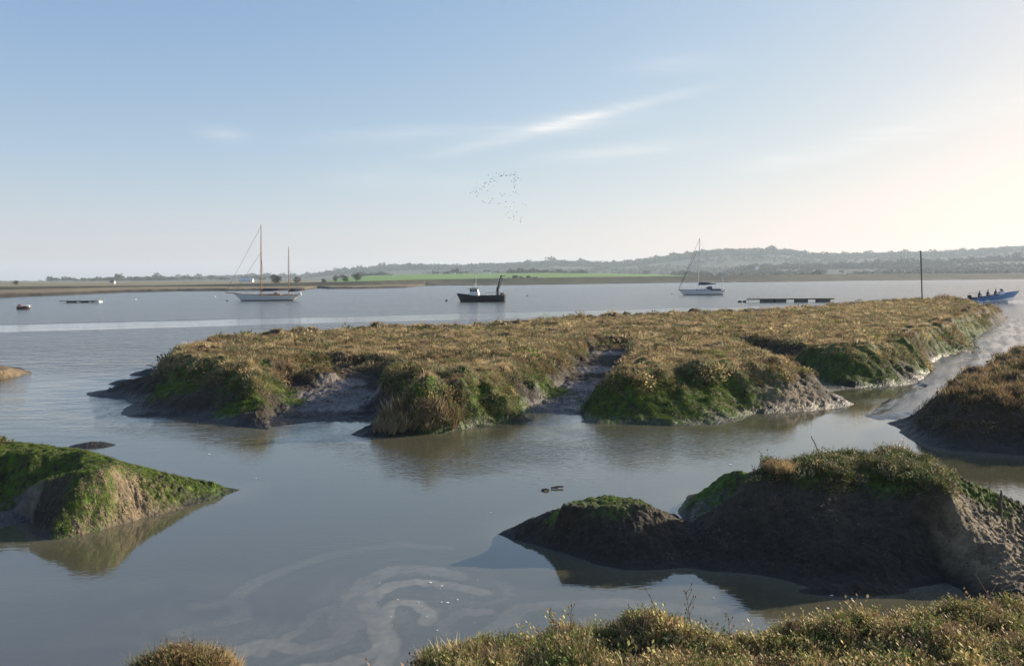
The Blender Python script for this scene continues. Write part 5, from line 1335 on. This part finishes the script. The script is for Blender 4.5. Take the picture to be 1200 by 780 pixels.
# foam flecks on the calm water
fl = empty('tmp', (0,0,0)); bpy.data.objects.remove(fl)
V = []; Fc = []; rb = random.Random(8)
for (a, b, s) in [(504,682,.03),(517,686,.03),(517,705,.02),(524,705.5,.03),(536,702,.02),(490,705,.02),(466,702,.015),(512,738,.015),(500,722,.012),(458,722,.012),(245,532,.05),(975,697,.03),(998,701,.02),(970,712,.02),(836,700,.015),(856,544,.05),(764,653,.01),(556,729,.01),(300,560,.02),(575,600,.01)]+[(rb.uniform(430,560),rb.uniform(665,735),rb.uniform(.003,.006)) for _ in range(14)]:
    p = at(a, b, .008); n = 9; base = len(V)
    for k in range(n):
        t = 2*PI*k/n; q = .6*s*rb.uniform(.6, 1.2); V.append((p[0]+q*math.cos(t)*1.4, p[1]+q*math.sin(t)*.9, .008))
    V.append((p[0], p[1], .016))
    Fc += [(base+k, base+(k+1) % n, base+n) for k in range(n)]
tag(np_mesh('foam_flecks', V, Fc, P_FOAM), 'small white flecks of foam drifting on the creek', None, None, 'stuff')
#@@END_BOATS

#@@LIGHT
# ================================================================== 8. AIR, SKY, SUN, CAMERA
SUN_EL, SUN_AZ = math.radians(18.5), math.radians(63.0)     # azimuth clockwise from the view direction (+Y)
haze_m, nt, N, L = new_mat('estuary_haze')
out = N.new('ShaderNodeOutputMaterial'); pv_ = N.new('ShaderNodeVolumePrincipled')
pv_.inputs['Color'].default_value = (.78, .90, 1.0, 1); pv_.inputs['Density'].default_value = 1.3e-4; pv_.inputs['Anisotropy'].default_value = 0.15
L.new(pv_.outputs[0], out.inputs['Volume'])
hz = MB().box(-8500, 8500, -300, 8800, -2.5, 190).build('haze', haze_m); tag(hz, 'pale haze filling the air over the estuary', None, None, 'stuff')

world = bpy.data.worlds.new('World'); scene.world = world; world.use_nodes = True
nt = world.node_tree; N = nt.nodes; L = nt.links; N.clear()
out = N.new('ShaderNodeOutputWorld'); bg = N.new('ShaderNodeBackground'); sky = N.new('ShaderNodeTexSky')
sky.sky_type = 'NISHITA'; sky.sun_disc = False; sky.sun_elevation = SUN_EL; sky.sun_rotation = SUN_AZ
sky.air_density = 1.0; sky.dust_density = 0.9; sky.ozone_density = 4.0; sky.altitude = 0
tc = N.new('ShaderNodeTexCoord'); sep = N.new('ShaderNodeSeparateXYZ'); L.new(tc.outputs['Generated'], sep.inputs[0])
def WM(op, a, b_=None, c=None):
    n = N.new('ShaderNodeMath'); n.operation = op
    for i, x in enumerate((a, b_, c)):
        if x is None: continue
        if isinstance(x, (int, float)): n.inputs[i].default_value = x
        else: L.new(x, n.inputs[i])
    return n.outputs[0]
# a few high thin wisps: azimuth and elevation slopes of the view direction place them, noise frays them
yy = WM('MAXIMUM', sep.outputs['Y'], .05); aa = WM('DIVIDE', sep.outputs['X'], yy); ee = WM('DIVIDE', sep.outputs['Z'], yy)
cmb = N.new('ShaderNodeCombineXYZ'); L.new(aa, cmb.inputs[0]); L.new(ee, cmb.inputs[1])
mp = N.new('ShaderNodeMapping'); mp.inputs['Rotation'].default_value = (0, 0, math.radians(-14)); mp.inputs['Scale'].default_value = (4.5, 38, 1); L.new(cmb.outputs[0], mp.inputs['Vector'])
nz = N.new('ShaderNodeTexNoise'); nz.inputs['Scale'].default_value = 1.0; nz.inputs['Detail'].default_value = 6; nz.inputs['Roughness'].default_value = .6; nz.inputs['Distortion'].default_value = .4
L.new(mp.outputs[0], nz.inputs['Vector'])
mr = N.new('ShaderNodeMapRange'); mr.interpolation_type = 'SMOOTHSTEP'; mr.inputs['From Min'].default_value = .36; mr.inputs['From Max'].default_value = .72; L.new(nz.outputs['Fac'], mr.inputs['Value'])
def wisp(u_, v_, len_, wid, ang, amp):
    d = ray(u_, v_); a0, e0 = d[0]/d[1], d[2]/d[1]; c_, s_ = math.cos(math.radians(ang)), math.sin(math.radians(ang))
    p = WM('SUBTRACT', aa, a0); q = WM('SUBTRACT', ee, e0)
    al = WM('DIVIDE', WM('ADD', WM('MULTIPLY', p, c_), WM('MULTIPLY', q, s_)), len_/F); ac = WM('DIVIDE', WM('SUBTRACT', WM('MULTIPLY', q, c_), WM('MULTIPLY', p, s_)), wid/F)
    r2 = WM('ADD', WM('MULTIPLY', al, al), WM('MULTIPLY', ac, ac))
    return WM('MULTIPLY', WM('POWER', 2.71828, WM('MULTIPLY', r2, -1.0)), amp)
tot = None
for w_ in [(700,134,95,6,13,.62),(610,156,80,7,14,.4),(640,152,95,13,8,.45),(720,178,85,9,5,.42),(500,157,110,9,2,.28),(800,72,60,14,3,.22),(1085,148,120,12,12,.45),(960,180,90,11,9,.35),(1150,120,90,22,6,.3),(262,158,26,8,-6,.30),(480,212,90,16,-4,.20)]:
    t_ = wisp(*w_); tot = t_ if tot is None else WM('ADD', tot, t_)
cf = WM('MINIMUM', WM('MULTIPLY', tot, WM('ADD', WM('MULTIPLY', mr.outputs[0], .85), .25)), .8)
# the film-like roll-off a hazy sky has near the sun
sp_ = N.new('ShaderNodeSeparateColor'); L.new(sky.outputs[0], sp_.inputs[0]); cb_ = N.new('ShaderNodeCombineColor')
for k_, (lim, gain) in enumerate(((11.0, 1.32), (5.8, 1.355), (2.0, 2.44))):
    c_ = sp_.outputs[k_]; L.new(WM('DIVIDE', WM('MULTIPLY', c_, gain), WM('ADD', WM('DIVIDE', c_, lim), 1.0)), cb_.inputs[k_])
mixs = N.new('ShaderNodeMix'); mixs.data_type = 'RGBA'; L.new(cf, mixs.inputs[0]); L.new(cb_.outputs[0], mixs.inputs[6]); mixs.inputs[7].default_value = (4.9, 4.75, 4.6, 1)
L.new(mixs.outputs[2], bg.inputs['Color']); bg.inputs['Strength'].default_value = 0.12
L.new(bg.outputs[0], out.inputs['Surface'])

sd = bpy.data.lights.new('sun', 'SUN'); sd.energy = 5.0; sd.angle = math.radians(0.6); sd.color = (1.0, .88, .71)
so = bpy.data.objects.new('sun', sd); link(so)
dirv = Vector((math.sin(SUN_AZ)*math.cos(SUN_EL), math.cos(SUN_AZ)*math.cos(SUN_EL), math.sin(SUN_EL)))
so.rotation_euler = dirv.to_track_quat('Z', 'Y').to_euler(); so.location = (30, 0, 40)

cd = bpy.data.cameras.new('camera'); co = bpy.data.objects.new('camera', cd); link(co)
cd.sensor_width = 36; cd.lens = 36*F/1200; cd.clip_start = .05; cd.clip_end = 30000
R_ = Matrix(((rv[0], uv[0], -fv[0]), (rv[1], uv[1], -fv[1]), (rv[2], uv[2], -fv[2])))
co.matrix_world = Matrix.Translation((0, 0, CZ)) @ R_.to_4x4()
scene.camera = co
scene.render.engine = 'CYCLES'
scene.cycles.max_bounces = 8; scene.cycles.diffuse_bounces = 3; scene.cycles.glossy_bounces = 3; scene.cycles.transmission_bounces = 3; scene.cycles.volume_bounces = 1
scene.cycles.use_denoising = True
vs_ = scene.view_settings; vs_.view_transform = 'Standard'; vs_.look = 'None'; vs_.exposure = 0.82; vs_.gamma = 1.0; vs_.use_curve_mapping = False
